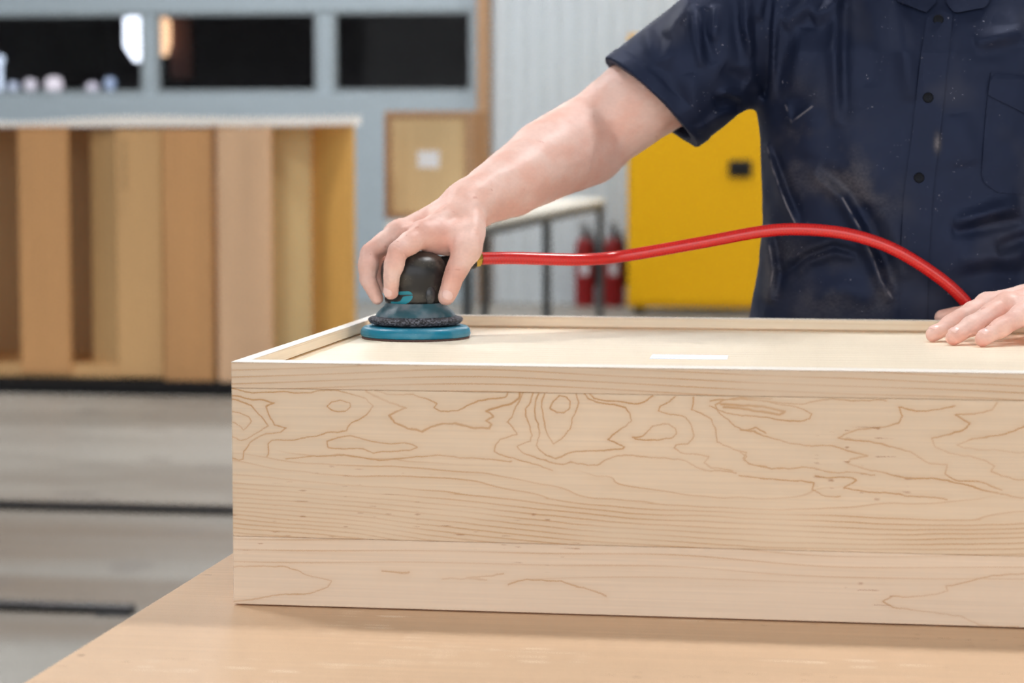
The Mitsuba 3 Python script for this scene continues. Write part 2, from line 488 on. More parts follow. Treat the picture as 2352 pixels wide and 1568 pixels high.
# ------------------------------------------------------------------ the hall
XL, XR, YB, YF, ZC = -9.0, 9.5, 17.0, -7.5, 6.6
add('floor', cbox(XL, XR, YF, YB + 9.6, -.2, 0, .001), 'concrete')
tag('floor', 'worn grey concrete floor with bench shade and reflections painted on in brown', kind='structure')
add('ceiling', cbox(XL, XR, YF, YB, ZC, ZC + .2, .001), 'ceiling_white')
tag('ceiling', 'white hall ceiling', kind='structure')
add('wall_left', cbox(XL - .2, XL, YF, YB, 0, ZC, .001), 'side_wall')
tag('wall_left', 'pale side wall of the hall', kind='structure')
add('wall_right', cbox(XR, XR + .2, YF, YB, 0, ZC, .001), 'side_wall')
tag('wall_right', 'pale side wall of the hall', kind='structure')


def bx(px, py=700, y=YB):
    return at(px, py, y)[0]


def bz(px, py, y=YB):
    return at(px, py, y)[2]


# the office front: painted wall with three dark windows; the opening is built as four pieces of wall
zw0, zw1 = bz(600, 214), bz(600, 26)
x_end = bx(1100)
x_w = [(bx(-330), bx(337)), (bx(362), bx(733)), (bx(766), bx(1086))]
wall = [cbox(XL, x_end, YB, YB + .12, 0, zw0, .002), cbox(XL, x_end, YB, YB + .12, zw1, ZC, .002), cbox(XL, x_w[0][0], YB, YB + .12, zw0, zw1, .002),
        cbox(x_w[2][1], x_end, YB, YB + .12, zw0, zw1, .002), cbox(x_w[0][1], x_w[1][0], YB + .02, YB + .12, zw0, zw1, .002), cbox(x_w[1][1], x_w[2][0], YB + .02, YB + .12, zw0, zw1, .002)]
add('wall_back', join(*wall), 'wall_paint')
tag('wall_back', 'blue grey back wall with a row of office windows', kind='structure')
for i, (a, b) in enumerate(x_w):
    k = f'window_{i + 1}'
    t = .03
    add(k, join(cbox(a, b, YB + .01, YB + .09, zw0, zw0 + t, .003), cbox(a, b, YB + .01, YB + .09, zw1 - t, zw1, .003), cbox(a, a + t, YB + .01, YB + .09, zw0 + t, zw1 - t, .003),
                cbox(b - t, b, YB + .01, YB + .09, zw0 + t, zw1 - t, .003)), 'frame_grey')
    tag(k, ['dark office window at the left edge with a white glow in its corner', 'dark office window between the two grey mullions', 'dark office window beside the timber post'][i], kind='structure')
    g = trimesh.Trimesh([[a + t, YB + .05, zw0 + t], [b - t, YB + .05, zw0 + t], [b - t, YB + .05, zw1 - t], [a + t, YB + .05, zw1 - t]], [[0, 1, 2], [0, 2, 3]], process=False)
    add(k + '__pane', g, 'pane_glass')
# the unlit office behind the windows
oy = YB + 9.4
add('wall_office', join(cbox(XL, x_end, oy, oy + .1, 0, 3.4, .002), cbox(XL, XL + .1, YB + .12, oy, 0, 3.4, .002), cbox(x_end - .1, x_end, YB + .12, oy, 0, 3.4, .002), cbox(XL, x_end, YB + .12, oy, 3.3, 3.4, .002)), 'office_paint')
tag('wall_office', 'unlit office room behind the windows', kind='structure')
add('floor_office', cbox(XL + .1, x_end - .1, YB + .12, oy, .0, .012, .001), 'office_paint')
tag('floor_office', 'office floor behind the windows', kind='structure')

# ribbed metal cladding on the right: each sheet a piece with two raised ribs
add('wall_cladding', cbox(x_end, XR, YB + .03, YB + .12, 0, ZC, .002), 'wall_panel_a')
tag('wall_cladding', 'pale grey ribbed metal wall behind the yellow cabinet', kind='structure')
w = bx(1255) - bx(1178)
x0 = bx(1132) - w
k = 0
while x0 < XR - w:
    prof = [(0, .03), (0, .004), (w * .42, .004), (w * .46, -.014), (w * .54, -.014), (w * .58, .004), (w - .006, .004), (w - .006, .03)]
    from shapely.geometry import Polygon
    m = trimesh.creation.extrude_polygon(Polygon([(a, b) for a, b in prof]), ZC - .02, engine='earcut')
    m.apply_translation([max(x0, x_end) if x0 > x_end - w * .5 else x0, YB, 0])
    if x0 > x_end - .05:
        add('wall_cladding__sheet', m, 'wall_panel_a')
    x0 += w
    k += 1
# timber post where cladding and office meet
add('timber_post', cbox(bx(1101), bx(1127), YB - .10, YB - .012, 0, 4.0, .004), 'timber')
tag('timber_post', 'tall orange brown timber post on the back wall beside the windows', 'post')
# bright blobs in the windows, built as glowing bodies
scene['glow_white'] = {'type': 'diffuse', 'reflectance': {'type': 'rgb', 'value': [.8, .8, .8]}}


def glow(key, mesh, rgb, label, cat, group=None):
    scene[key] = mikit.ply(mesh, 'glow_white', smooth=40, emitter={'type': 'area', 'radiance': {'type': 'rgb', 'value': list(rgb)}})
    tag(key, label, cat, group)


def glow_shape(px0, px1, py0, py1, y, d):
    """A glowing body: a bevelled box tapering to a blunt point below."""
    a, b = at(px0, py0, y), at(px1, py1, y)
    z1, z0, xa, xb = a[2], b[2], a[0], b[0]
    zm = z0 + (z1 - z0) * .32
    c = (xa + xb) / 2
    pts = [[x, yy, z] for x in (xa, xb) for yy in (y, y + d) for z in (zm, z1 - .03)] + [[c + s * (xb - xa) * .3, y + d / 2, z] for s in (-1, 1) for z in (z0, z1)]
    return trimesh.convex.convex_hull(np.array(pts))


yo = YB + 1.6
glow('office_glow_white', glow_shape(284, 356, 34, 140, yo, .22), (.42, .46, .54), 'white glowing shape seen through the left window beside the mullion', 'lamp')
glow('office_glow_orange', glow_shape(360, 385, 40, 128, yo, .10), (.30, .18, .10), 'narrow orange glowing shape just right of the first window mullion', 'lamp')
add('office_curtain', cbox(bx(384, 100, yo), bx(432, 100, yo), yo + .1, yo + .16, bz(400, 180, yo + .1), bz(400, 36, yo + .1), .01), princ('curtain_brown', srgb(110, 78, 74), .8))
tag('office_curtain', 'dull brown hanging curtain strip in the middle window beside the orange glow', 'curtain')
princ('cup_pale', srgb(226, 222, 236), .5)
ledge = YB + .62
add('office_ledge', cbox(bx(-330), x_end - .2, YB + .5, YB + 1.0, zw0 - .06, bz(100, 216, ledge), .004), 'office_paint')
tag('office_ledge', 'shelf inside the office just below the window sill', 'shelf')
for i, (px, py, r) in enumerate([(30, 199, 13), (70, 195, 16), (124, 195, 22), (212, 202, 15), (253, 190, 14), (-2, 138, 14)]):  # small pale window blobs, built as glowing globes
    c = at(px, py, ledge)
    rr = r * (ledge - CAM[1]) / F
    zb = bz(100, 216, ledge)
    hgt = c[2] + rr - zb
    glow(free('pale_globe'), lathe([(0, 0), (rr * .6, .0), (rr * .55, hgt - 2 * rr + .01), (rr, hgt - rr * 1.1), (rr * .8, hgt - .3 * rr), (0, hgt)], 20, (c[0], ledge, zb)),
         [(.05, .065, .1), (.085, .08, .1), (.12, .11, .13), (.085, .08, .105), (.035, .055, .1), (.12, .15, .2)][i],
         ['small bluish glowing globe on the office shelf, second from the left edge', 'small pale lilac glowing globe right of the bluish one at the left edge', 'largest pale glowing globe on the office shelf',
          'pale glowing globe low on the office shelf right of the largest globe', 'small blue glowing globe rightmost on the office shelf', 'tall pale glowing globe cut by the left edge of the photo'][i], 'lamp', 'glowing globes in the left window')

# high-bay lamps under the roof
scene['lamp_face'] = {'type': 'diffuse', 'reflectance': {'type': 'rgb', 'value': [.8, .8, .8]}}
for i, (lx, ly) in enumerate(LAMPS):
    k = free('high_bay_lamp') if 'high_bay_lamp__housing' not in scene else f'high_bay_lamp_{i:03d}'
    add(k + '__housing', join(cbox(lx - .62, lx + .62, ly - .32, ly + .32, LAMP_Z + .004, LAMP_Z + .09, .01), *[tube([[lx + s * .5, ly, LAMP_Z + .08], [lx + s * .5, ly, ZC - .002]], .006, 6) for s in (-1, 1)]), 'grey_steel')
    e = trimesh.Trimesh([[lx - .6, ly - .3, LAMP_Z], [lx + .6, ly - .3, LAMP_Z], [lx + .6, ly + .3, LAMP_Z], [lx - .6, ly + .3, LAMP_Z]], [[0, 2, 1], [0, 3, 2]], process=False)
    scene[k + '__diffuser'] = mikit.ply(e, 'lamp_face', emitter={'type': 'area', 'radiance': {'type': 'rgb', 'value': list(LAMP)}})
    tag(k, 'flat white high bay lamp hanging under the hall ceiling', 'lamp', 'high bay lamps under the ceiling')

# ------------------------------------------------------------------ yellow cabinet
yc = 15.74
xa = bx(1440, 600, yc)
xb = xa + 1.62
zt = bz(1500, 78, yc)
add('storage_cabinet__body', cbox(xa, xb, yc + .02, yc + .5, .06, zt, .006), 'yellow_paint')
for s, (a, b) in enumerate(((xa + .012, xa + 1.126), (xa + 1.134, xb - .012))):
    d = add('storage_cabinet__door', cbox(a, b, yc, yc + .02, .10, zt - .03, .004), 'yellow_paint')
    hx = bx(1700, 387, yc) if s == 0 else bx(1700, 387, yc) + .2
    hz = bz(1700, 387, yc)
    if s == 0:
        hh = add(d + '__handle', join(cbox(hx - .085, hx + .085, yc - .02, yc, hz - .062, hz + .062, .008), cbox(hx - .055, hx + .045, yc - .034, yc - .018, hz - .022, hz + .022, .006)), 'black_steel')
        tag(hh, 'black recessed paddle handle')
for px in (xa + .05, xb - .09):
    for yy in (yc + .05, yc + .42):
        add('storage_cabinet__foot', cbox(px, px + .04, yy, yy + .04, 0, .06, .003), 'black_steel')
tag('storage_cabinet', 'tall yellow steel storage cabinet behind the man', 'cabinet')

# ------------------------------------------------------------------ fire extinguishers at the wall
for i, (pxc, pw) in enumerate(((1344, 46), (1410, 48))):
    k = 'fire_extinguisher' if i == 0 else 'fire_extinguisher_001'
    y = 16.72
    sc = (y - CAM[1]) / F
    c = at(pxc, 600, y)
    r = pw / 2 * sc * 1.02
    top = bz(pxc, 545, y)
    add(k + '__cylinder', lathe([(0, 0.0), (r * .92, .0), (r, .02), (r, top - r * 1.1), (r * .93, top - r * .6), (r * .6, top - r * .15), (r * .3, top), (0, top)], 40, (c[0], y, .001)), 'red_paint', 35)
    zv = bz(pxc, 512, y)
    add(k + '__valve', join(lathe([(0, 0), (.022, 0), (.022, (zv - top) * .6), (0, (zv - top) * .6)], 16, (c[0], y, top)), cbox(c[0] - .02, c[0] + .02, y - .10, y + .05, top + (zv - top) * .5, top + (zv - top) * .68, .004),
                            cbox(c[0] - .016, c[0] + .016, y - .13, y + .03, top + (zv - top) * .82, zv, .004)), 'black_steel')
    add(k + '__hose', tube(spline([(c[0], y - .03, top + .03), (c[0] + .06, y - .05, top + .02), (c[0] + r * 1.03, y - .03, top - .12), (c[0] + r * 1.12, y - .02, .3), (c[0] + r * 1.12, y - .02, .16)], 24), .013, 10), 'black_steel', 40)
    zl = bz(pxc, 616, y)
    a = np.linspace(-1.9, -1.1, 9)
    ring = np.stack([c[0] + np.cos(a) * (r + .0015), y + np.sin(a) * (r + .0015)], 1)
    v = np.array([[*q, z] for z in (zl - .05, zl + .05) for q in ring])
    f = [[j, j + 1, j + 10] for j in range(8)] + [[j, j + 10, j + 9] for j in range(8)]
    tag(add(k + '__label', trimesh.Trimesh(v, f, process=False), princ('label_white', srgb(200, 200, 210), .6, True)), 'pale paper label')
    tag(k, ['red fire extinguisher at the wall beside the bench leg', 'red fire extinguisher at the wall next to the yellow cabinet'][i], 'fire extinguisher', 'fire extinguishers at the wall')

# ------------------------------------------------------------------ long narrow bench at the back, with the plywood box on it
zb = .897
n0 = onz(1085, 514, zb)
n1 = onz(1500, 456, zb)
bx1, by0, by1 = n0[0], n0[1], n1[1]
bx0 = at(884, 514, by0)[0]
add('steel_bench__top', cbox(bx0, bx1, by0, by1, zb - .03, zb, .004), 'bench_top_pale')
tag('steel_bench__top', 'pale worktop')
t = .05
add('steel_bench__frame', join(cbox(bx0, bx0 + t, by0, by1, zb - .075, zb - .03, .003), cbox(bx1 - t, bx1, by0, by1, zb - .075, zb - .03, .003), cbox(bx0 + t, bx1 - t, by0, by0 + t, zb - .075, zb - .03, .003), cbox(bx0 + t, bx1 - t, by1 - t, by1, zb - .075, zb - .03, .003)), 'dark_steel')
ymid = at(1333, 480, 10)[1]
dmid = unp(1333, 600)
ymid = CAM[1] + dmid[1] * (bx1 - t / 2 - CAM[0]) / dmid[0] if abs(dmid[0]) > 1e-6 else 12.0
for yy in (by0 + .002, (by0 + by1) / 2, by1 - t - .002):
    for xx in (bx0 + .002, bx1 - t - .002):
        add('steel_bench__leg', cbox(xx, xx + t - .004, yy, yy + t - .004, .07, zb - .075, .003), 'dark_steel')
        add('steel_bench__caster', join(lathe([(0, -.012), (.03, -.012), (.034, -.008), (.034, .008), (.03, .012), (0, .012)], 20).apply_transform(trimesh.transformations.rotation_matrix(math.pi / 2, [0, 1, 0], [0, 0, 0])).apply_translation([xx + .016, yy + .016, .0345]),
                                        cbox(xx + .0, xx + .031, yy + .0, yy + .031, .066, .072, .001)), 'black_steel')
# bracing triangles under the far end
add('steel_bench__brace', tube([[bx1 - .02, by1 - .03, zb - .30], [bx1 - .02, by1 - .24, zb - .08]], .012, 8), 'dark_steel')
tag('steel_bench', 'long narrow steel bench with a pale top running back towards the yellow cabinet', 'bench')
py0 = onz(985, 503, zb)[1]
pa, pb = at(884, 400, py0)[0], at(1085, 400, py0)[0]
pz = bz(985, 255, py0)
add('plywood_box__front', cbox(pa + .035, pb - .035, py0, py0 + .02, zb + .03, pz - .035, .003), 'plywood')
add('plywood_box__frame', join(cbox(pa, pb, py0 - .012, py0 + .03, pz - .035, pz, .003), cbox(pa, pb, py0 - .012, py0 + .03, zb, zb + .03, .003), cbox(pa, pa + .035, py0 - .012, py0 + .03, zb + .03, pz - .035, .003), cbox(pb - .035, pb, py0 - .012, py0 + .03, zb + .03, pz - .035, .003)), 'timber')
tag('plywood_box__frame', 'orange brown edge frame')
add('plywood_box__carcass', join(cbox(pb - .02, pb, py0 + .03, py0 + .44, zb, pz, .003), cbox(pa, pa + .02, py0 + .03, py0 + .44, zb, pz, .003), cbox(pa + .02, pb - .02, py0 + .03, py0 + .44, pz - .02, pz, .003), cbox(pa + .02, pb - .02, py0 + .42, py0 + .44, zb, pz - .02, .003)), 'timber_dark')
lc = at(984, 366, py0)
tag(add('plywood_box__label', cbox(lc[0] - .055, lc[0] + .055, py0 - .0015, py0, lc[2] - .042, lc[2] + .042, .0004), 'paper_white'), 'white paper label')
tag('plywood_box', 'plywood box with a white label standing on the near end of the steel bench', 'box')

# ------------------------------------------------------------------ wooden carcasses on the black platform at the left
cy = float(onz(300, 907, 0)[1]) + .06
cs = (cy - CAM[1]) / F


def cx(px):
    return at(px, 600, cy)[0]


ztop = bz(300, 291, cy)
zpl = bz(300, 876, cy - .06)
add('cart_platform', cbox(cx(-420), cx(770), cy - .06, cy + .80, .0, zpl, .004), 'black_steel')
add('cart_platform__extension', cbox(cx(640), cx(835), cy - .52, cy - .062, .0, zpl, .004), 'black_steel')
zpl += .001
tag('cart_platform', 'low black platform carrying the row of wooden carcasses', 'platform')


def carcass(key, label):
    tag(key, label, 'cabinet carcass')


# left carcass: two stiles with dark gaps, a sloping inner board, shelf boards at top and foot
dk = .72
k = 'wooden_carcass'
add(k + '__back_board', cbox(cx(-420), cx(496), cy + dk, cy + dk + .02, zpl, ztop, .002), WOODS[5])
add(k + '__side_board', cbox(cx(-420), cx(-395), cy, cy + dk, zpl, ztop, .002), WOODS[0])
add(k + '__side_board', cbox(cx(478), cx(487), cy + .02, cy + dk, zpl, ztop, .002), WOODS[0])
add(k + '__foot_board', cbox(cx(-394), cx(382), cy + .018, cy + dk, bz(100, 866, cy), bz(100, 836, cy), .004), WOODS[1])
add(k + '__front_board', cbox(cx(-120), cx(-20), cy, cy + .02, zpl, ztop, .003), WOODS[0])
add(k + '__front_board', cbox(cx(46), cx(160), cy - .004, cy + .02, zpl + .03, ztop, .003), WOODS[0])
add(k + '__front_board', slab((cx(272), cy + .025), (cx(196), cy + .10), -.02, bz(200, 838, cy + .2), ztop - .02, .003), WOODS[5])
add(k + '__front_board', cbox(cx(268), cx(372), cy + .004, cy + .026, zpl + .02, ztop - .01, .003), WOODS[1])
add(k + '__front_board', cbox(cx(376), cx(488), cy - .004, cy + .018, zpl, ztop - .01, .003), WOODS[0])
add(k + '__slot_strip', cbox(cx(284), cx(293), cy - .002, cy + .004, bz(288, 436, cy), bz(288, 320, cy), .001), WOODS[5])
carcass(k, 'long wooden carcass with dark upright gaps at the left edge of the photo')
k = 'wooden_carcass_001'
add(k + '__front_board', cbox(cx(503), cx(628), cy - .02, cy, zpl, ztop - .005, .003), WOODS[2])
tag(k + '__front_board', 'pale pinkish front board')
R1, R2, B0 = at(809, 600, cy - .42), at(716, 600, cy + .24), at(622, 600, cy + .20)
add(k + '__side_board', slab(R1, R2, -.018, zpl, ztop + .02, .003), WOODS[4])
tag(k + '__side_board', 'golden inner side board')
add(k + '__back_board', slab((R2[0], R2[1]), (B0[0] - .12, B0[1] - .05), -.018, zpl, ztop, .003), WOODS[3])
tag(k + '__back_board', 'cream back board')
add(k + '__inner_board', slab((cx(628) - .02, cy), (B0[0] - .02, B0[1] - .02), .018, zpl, ztop, .003), WOODS[3])
poly = Polygon([(cx(497), cy - .03), (cx(632), cy - .03), (R1[0] + .02, R1[1] - .03), (R1[0] + .04, R1[1] + .02), (R2[0] + .03, R2[1] + .04), (cx(500), cy + .3)])
m = trimesh.creation.extrude_polygon(poly, .042, engine='earcut')
m.apply_translation([0, 0, ztop + .004])
add(k + '__top_board', m, 'pale_edge')
tag(k + '__top_board', 'pale top board')
carcass(k, 'open wooden carcass with a golden inside right of the pale pinkish board')
# pale sheet lying along the top of the left carcass, its front edge wavy
xs = np.linspace(cx(-420), cx(495), 60)
up = .012 * np.sin(xs * 2.1 + .6) + .008 * np.sin(xs * 5.3)
v, f = [], []
for x, u in zip(xs, up):
    for yy, zz in ((cy - .03, ztop + .002), (cy - .03, ztop + .044 + u), (cy + dk + .02, ztop + .044 + u), (cy + dk + .02, ztop + .002)):
        v.append([x, yy, zz])
for i in range(len(xs) - 1):
    for j in range(4):
        a, b = i * 4 + j, i * 4 + (j + 1) % 4
        f += [[a, a + 4, b], [b, a + 4, b + 4]]
e = (len(xs) - 1) * 4
f += [[0, 1, 2], [0, 2, 3], [e, e + 2, e + 1], [e, e + 3, e + 2]]
add('packing_sheet', trimesh.Trimesh(v, f), 'pale_edge')
tag('packing_sheet', 'thick pale packing sheet lying along the top of the left carcass', 'sheet')

# ------------------------------------------------------------------ black rails on the floor
princ('rail_black', srgb(26, 27, 30), .32, specular=.6)
for i, (a, b, lab) in enumerate(((onz(0, 1168, 0), onz(530, 1183, 0), 'black steel rail on the floor nearer to the carcasses'), (onz(0, 1400, 0), onz(304, 1412, 0), 'black steel rail on the floor nearest to the maple box, ending beside the bench'))):
    k = free('floor_rail')
    kk = 'floor_rail' if i == 0 else 'floor_rail_001'
    xe = b[0] if i else 1.4
    hh = .030 if i == 0 else .026
    add(kk + '__bar', cbox(a[0] - 2.2, xe, a[1] - .02, a[1] + .02, .004, hh, .003), 'rail_black')
    for fx in ((a[0] - 1.8, a[0] + .9, xe - .05) if i else (a[0] - 1.8, 1.2)):
        add(kk + '__foot', cbox(fx - .045, fx + .045, a[1] - .045, a[1] + .04, 0, .006, .001), 'rail_black')
    tag(kk, lab, 'rail')
# ------------------------------------------------------------------ workbench with the maple box
bl = -.0790
add('workbench__top', cbox(bl, 2.3, -.78, .636, BENCH - .028, BENCH, .002), 'bench_board')
for xx in (.02, 2.12):
    for yy in (-.66, .50):
        add('workbench__leg', cbox(xx, xx + .08, yy, yy + .08, 0, BENCH - .12, .003), 'timber')
for yy in (-.66, .56):
    add('workbench__apron', cbox(.02, 2.2, yy + .01, yy + .03, BENCH - .12, BENCH - .028, .002), 'timber')
tag('workbench', 'workbench with a pale brown board top under the maple box', 'workbench')

W, LEN, TF, TS = .6334, 1.25, .024, .0122
PZ = RIM - .0141
LIT_STRIP = .0008
zs = [BENCH + .0014, RIM - BOX_H * .714, RIM - BOX_H * .1076, RIM - LIT_STRIP]
for i, mname in ((2, 'maple_upper'), (1, 'maple_middle'), (0, 'maple_lower')):
    kk = add('maple_box__front_board', cbox(0, LEN, 0, TF, zs[i] + .00012, zs[i + 1] - .00012, .0005), mname)
    tag(kk, ['pale plain lower board', 'middle board figured with swirling growth rings', 'narrow upper board under the rim'][i])


def lipped(inner, th, lip, z0, zl, z1):
    """Section of a rail (across, up): full thickness above zl, only lip thick below it, so that a dark groove runs under its inner edge."""
    o = inner - th if th > 0 else inner - th
    return Polygon([(o, z0), (o + (lip if th > 0 else -lip), z0), (o + (lip if th > 0 else -lip), zl), (inner, zl), (inner, z1), (o, z1)])


def swept(section, length, to):
    m = trimesh.creation.extrude_polygon(section, length, engine='earcut')
    m.apply_transform(np.array(to, float))
    if m.volume < 0:
        m.invert()
    return m


ZG = PZ + .0026
along_y = [[1, 0, 0, 0], [0, 0, 1, TF + .0002], [0, 1, 0, 0], [0, 0, 0, 1]]
along_x = [[0, 0, 1, TS + .0002], [1, 0, 0, 0], [0, 1, 0, 0], [0, 0, 0, 1]]
add('maple_box__side_rail', swept(lipped(TS, TS, .005, BENCH + .0014, ZG, RIM - LIT_STRIP), W - TF - .0002, along_y), 'maple_rail')
add('maple_box__side_rail', swept(lipped(LEN - TS, -TS, .005, BENCH + .0014, ZG, RIM - LIT_STRIP), W - TF - .0002, along_y), 'maple_rail')
add('maple_box__rear_rail', swept(lipped(W - TS, -TS, .005, BENCH + .0014, ZG, RIM - LIT_STRIP), LEN - 2 * TS - .0004, along_x), 'maple_rail')
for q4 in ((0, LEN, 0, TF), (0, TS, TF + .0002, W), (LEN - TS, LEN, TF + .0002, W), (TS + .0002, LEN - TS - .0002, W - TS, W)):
    tag(add('maple_box__lit_rim_strip', cbox(*q4, RIM - LIT_STRIP + .00003, RIM, .0003), 'lit_rim_strip'), 'added near white strip painting the rim as brightly lit')
add('maple_box__panel', cbox(.0056, LEN - .0056, TF + .002, W - .0056, PZ - .009, PZ, .0005), 'maple_panel')
tag('maple_box__panel', 'recessed top panel')
for a, b in ((TS + .0002, TS + .02), (LEN - TS - .02, LEN - TS - .0002)):
    add('maple_box__cleat', cbox(a, b, TF + .0004, W - TS - .0004, PZ - .034, PZ - .0092, .001), 'timber_dark')
for x in (.05, .6, LEN - .07):
    add('maple_box__runner', cbox(x, x + .02, TF + .01, W - TS - .01, BENCH, BENCH + .012, .001), 'timber_dark')
tag('maple_box', 'large pale maple box lying on the workbench with a recessed top panel', 'wooden box')


def label_fn(p, n, uv):
    a = smoothstep(.55, .62, noise(p.x * 900.0, p.y * 60.0, 1.0)) * smoothstep(.0, .001, .0016 - dr.abs(p.y - .313)) * smoothstep(.0, .002, .026 - dr.abs(p.x - .388))
    b = smoothstep(.5, .6, noise(p.x * 700.0, p.y * 60.0, 4.0)) * smoothstep(.0, .001, .0022 - dr.abs(p.y - .325)) * smoothstep(.0, .002, .018 - dr.abs(p.x - .400))
    return mix(srgb(232, 238, 248), srgb(176, 186, 208), dr.clip(a + b, 0, 1) * .8)


princ('sticker_paper', proc(label_fn), .6)
q = [onz(1492, 823.5, PZ), onz(1670, 825.5, PZ), onz(1673, 816, PZ), onz(1498, 814, PZ)]
m = trimesh.creation.extrude_polygon(Polygon([(a[0], a[1]) for a in q]), .00025, engine='earcut')
m.apply_translation([0, 0, PZ])
tag(add('sticker', m, 'sticker_paper'), 'small white paper sticker on the maple panel in the middle of the photo', 'sticker')


def drape(target, poly, lift, th, res=.004, from_y=-1.0):
    """A piece of cloth or print, cut to the outline poly (x, z), lying on the front of the target mesh."""
    from scipy.spatial import Delaunay
    P = Polygon(poly)
    b = P.exterior
    n = max(8, int(b.length / res))
    edge = np.array([b.interpolate(s * b.length / n).coords[0] for s in range(n)])
    x0, z0, x1, z1 = P.bounds
    gx, gz = np.meshgrid(np.arange(x0, x1, res), np.arange(z0, z1, res))
    g = np.stack([gx.ravel(), gz.ravel()], 1)
    from shapely import points, contains
    g = g[contains(P.buffer(-res * .5), points(g))]
    pts = np.vstack([edge, g])
    tri = Delaunay(pts).simplices
    cen = pts[tri].mean(1)
    tri = tri[contains(P.buffer(1e-6), points(cen))]
    a, bb, c = pts[tri[:, 0]], pts[tri[:, 1]], pts[tri[:, 2]]
    area = (bb[:, 0] - a[:, 0]) * (c[:, 1] - a[:, 1]) - (bb[:, 1] - a[:, 1]) * (c[:, 0] - a[:, 0])
    tri[area < 0] = tri[area < 0][:, ::-1]
    o = np.stack([pts[:, 0], np.full(len(pts), from_y), pts[:, 1]], 1)
    hit, ri, _ = target.ray.intersects_location(o, np.tile([0, 1.0, 0], (len(o), 1)), multiple_hits=False)
    y = np.full(len(pts), np.nan)
    y[ri] = hit[:, 1]
    y[np.isnan(y)] = np.nanmedian(y)
    front = np.stack([pts[:, 0], y - lift - th, pts[:, 1]], 1)
    back = np.stack([pts[:, 0], y - lift + .0005, pts[:, 1]], 1)
    N = len(pts)
    f = [tri, tri[:, ::-1] + N]
    i = np.arange(n)
    j = (i + 1) % n
    s = 1 if b.is_ccw else -1
    side = np.vstack([np.stack([i, i + N, j], 1), np.stack([j, i + N, j + N], 1)])
    f.append(side if s > 0 else side[:, ::-1])
    return trimesh.Trimesh(np.vstack([front, back]), np.vstack(f), process=False)


# ------------------------------------------------------------------ sander
SX, SY = .0800, .466
DY = SY - .517


def dusty(base, dust, amt, sc, seed):
    def fn(p, n, uv):
        a = fbm(p.x * sc, p.y * sc, p.z * sc + seed, 3)
        sp = smoothstep(.80, .9, noise(p.x * 900.0, p.y * 900.0, p.z * 900.0 + seed))
        return mix(base, dust, dr.clip(amt * smoothstep(.38, .75, a) + .55 * sp * smoothstep(.4, .6, a), 0, 1))
    return proc(fn)


princ('sander_teal', dusty(srgb(10, 120, 150), srgb(120, 170, 185), .30, 60.0, 1.0), .35, specular=.5)
princ('sander_black', dusty(srgb(24, 24, 26), srgb(105, 100, 88), .32, 55.0, 2.0), .38, specular=.5)
princ('sander_shroud', dusty(srgb(30, 30, 36), srgb(120, 122, 134), .8, 620.0, 5.0), .7)
princ('sander_disc', srgb(92, 66, 62), .8)
princ('sander_skirt', dusty(srgb(44, 88, 100), srgb(118, 126, 134), .8, 60.0, 7.0), .5)
princ('sander_grey', dusty(srgb(44, 46, 50), srgb(120, 118, 110), .3, 80.0, 3.0), .28, specular=.6)
princ('emblem_teal', srgb(24, 128, 146), .4)
princ('brass', srgb(214, 180, 84), .3, metallic=1.0)
c0 = (SX, SY, PZ)
add('sander__abrasive_disc', lathe([(0, .0001), (.0592, .0001), (.0596, .001), (.0592, .0022), (0, .0022)], 96, c0), 'sander_disc', 40)
tag('sander__abrasive_disc', 'thin brownish abrasive disc')
add('sander__pad', lathe([(0, .0023), (.0585, .0023), (.0600, .0032), (.0606, .0055), (.0603, .0085), (.0590, .0112), (.0565, .0132), (.0530, .0140), (0, .0140)], 96, c0), 'sander_teal', 50)
tag('sander__pad', 'teal round sanding pad')
add('sander__spindle', lathe([(0, .0141), (.030, .0141), (.030, .0154), (0, .0154)], 48, c0), 'black_steel', 40)
sh = lathe([(0, .0155), (.046, .0155), (.0498, .0168), (.0520, .0195), (.0522, .0212), (.0505, .0230), (.0470, .0240), (.0430, .0244), (0, .0244)], 160, c0)
sh = sh.subdivide()
nv = meshkit.fbm(sh.vertices * 520.0, 3, 4) - .5
rad = np.linalg.norm(sh.vertices[:, :2] - [SX, SY], axis=1)
sh.vertices[:, 2] += np.where(rad > .03, .0010 * nv, 0) * (sh.vertices[:, 2] > PZ + .0185)
add('sander__shroud', sh, 'sander_shroud', 40)
tag('sander__shroud', 'dark dusty rubber shroud ring')
add('sander__skirt', lathe([(0, .0245), (.0440, .0245), (.0425, .0280), (.0380, .0325), (.0345, .0355), (.0325, .0390), (0, .0390)], 96, c0), 'sander_skirt', 50)
tag('sander__skirt', 'teal grey tapered skirt')
BXc, BYc = .0780, .467
bc = (BXc, BYc, PZ)
body = lathe([(0, .0376), (.0280, .0376), (.0308, .0386), (.0322, .0420), (.0329, .0500), (.0340, .0570), (.0358, .0640), (.0366, .0710), (.0360, .0780), (.0334, .0845), (.0284, .0900), (.0212, .0935), (.0120, .0952), (0, .0957)], 96, bc)
add('sander__body', body, 'sander_black', 50)
tag('sander__body', 'black domed grip body')
nose = trimesh.creation.icosphere(3)
nose.apply_scale([.0062, .008, .0115])
nose.apply_translation([BXc + .0215, BYc - .0205, PZ + .0490])
add('sander__speed_dial', nose, 'sander_grey', True)
E8 = lambda pts: [(at(780 + a / 6.533, 640 + b / 6.533, .437)[0], at(780 + a / 6.533, 640 + b / 6.533, .437)[2]) for a, b in pts]
for pts in ([(885, 190), (1040, 183), (1080, 198), (1105, 236), (888, 238)], [(962, 264), (1105, 248), (1100, 290), (1062, 343), (1000, 376), (925, 384), (745, 376), (752, 346), (868, 346), (915, 334)]):
    add('sander__emblem', drape(body, E8(pts), .0001, .0004, .0016), 'emblem_teal')
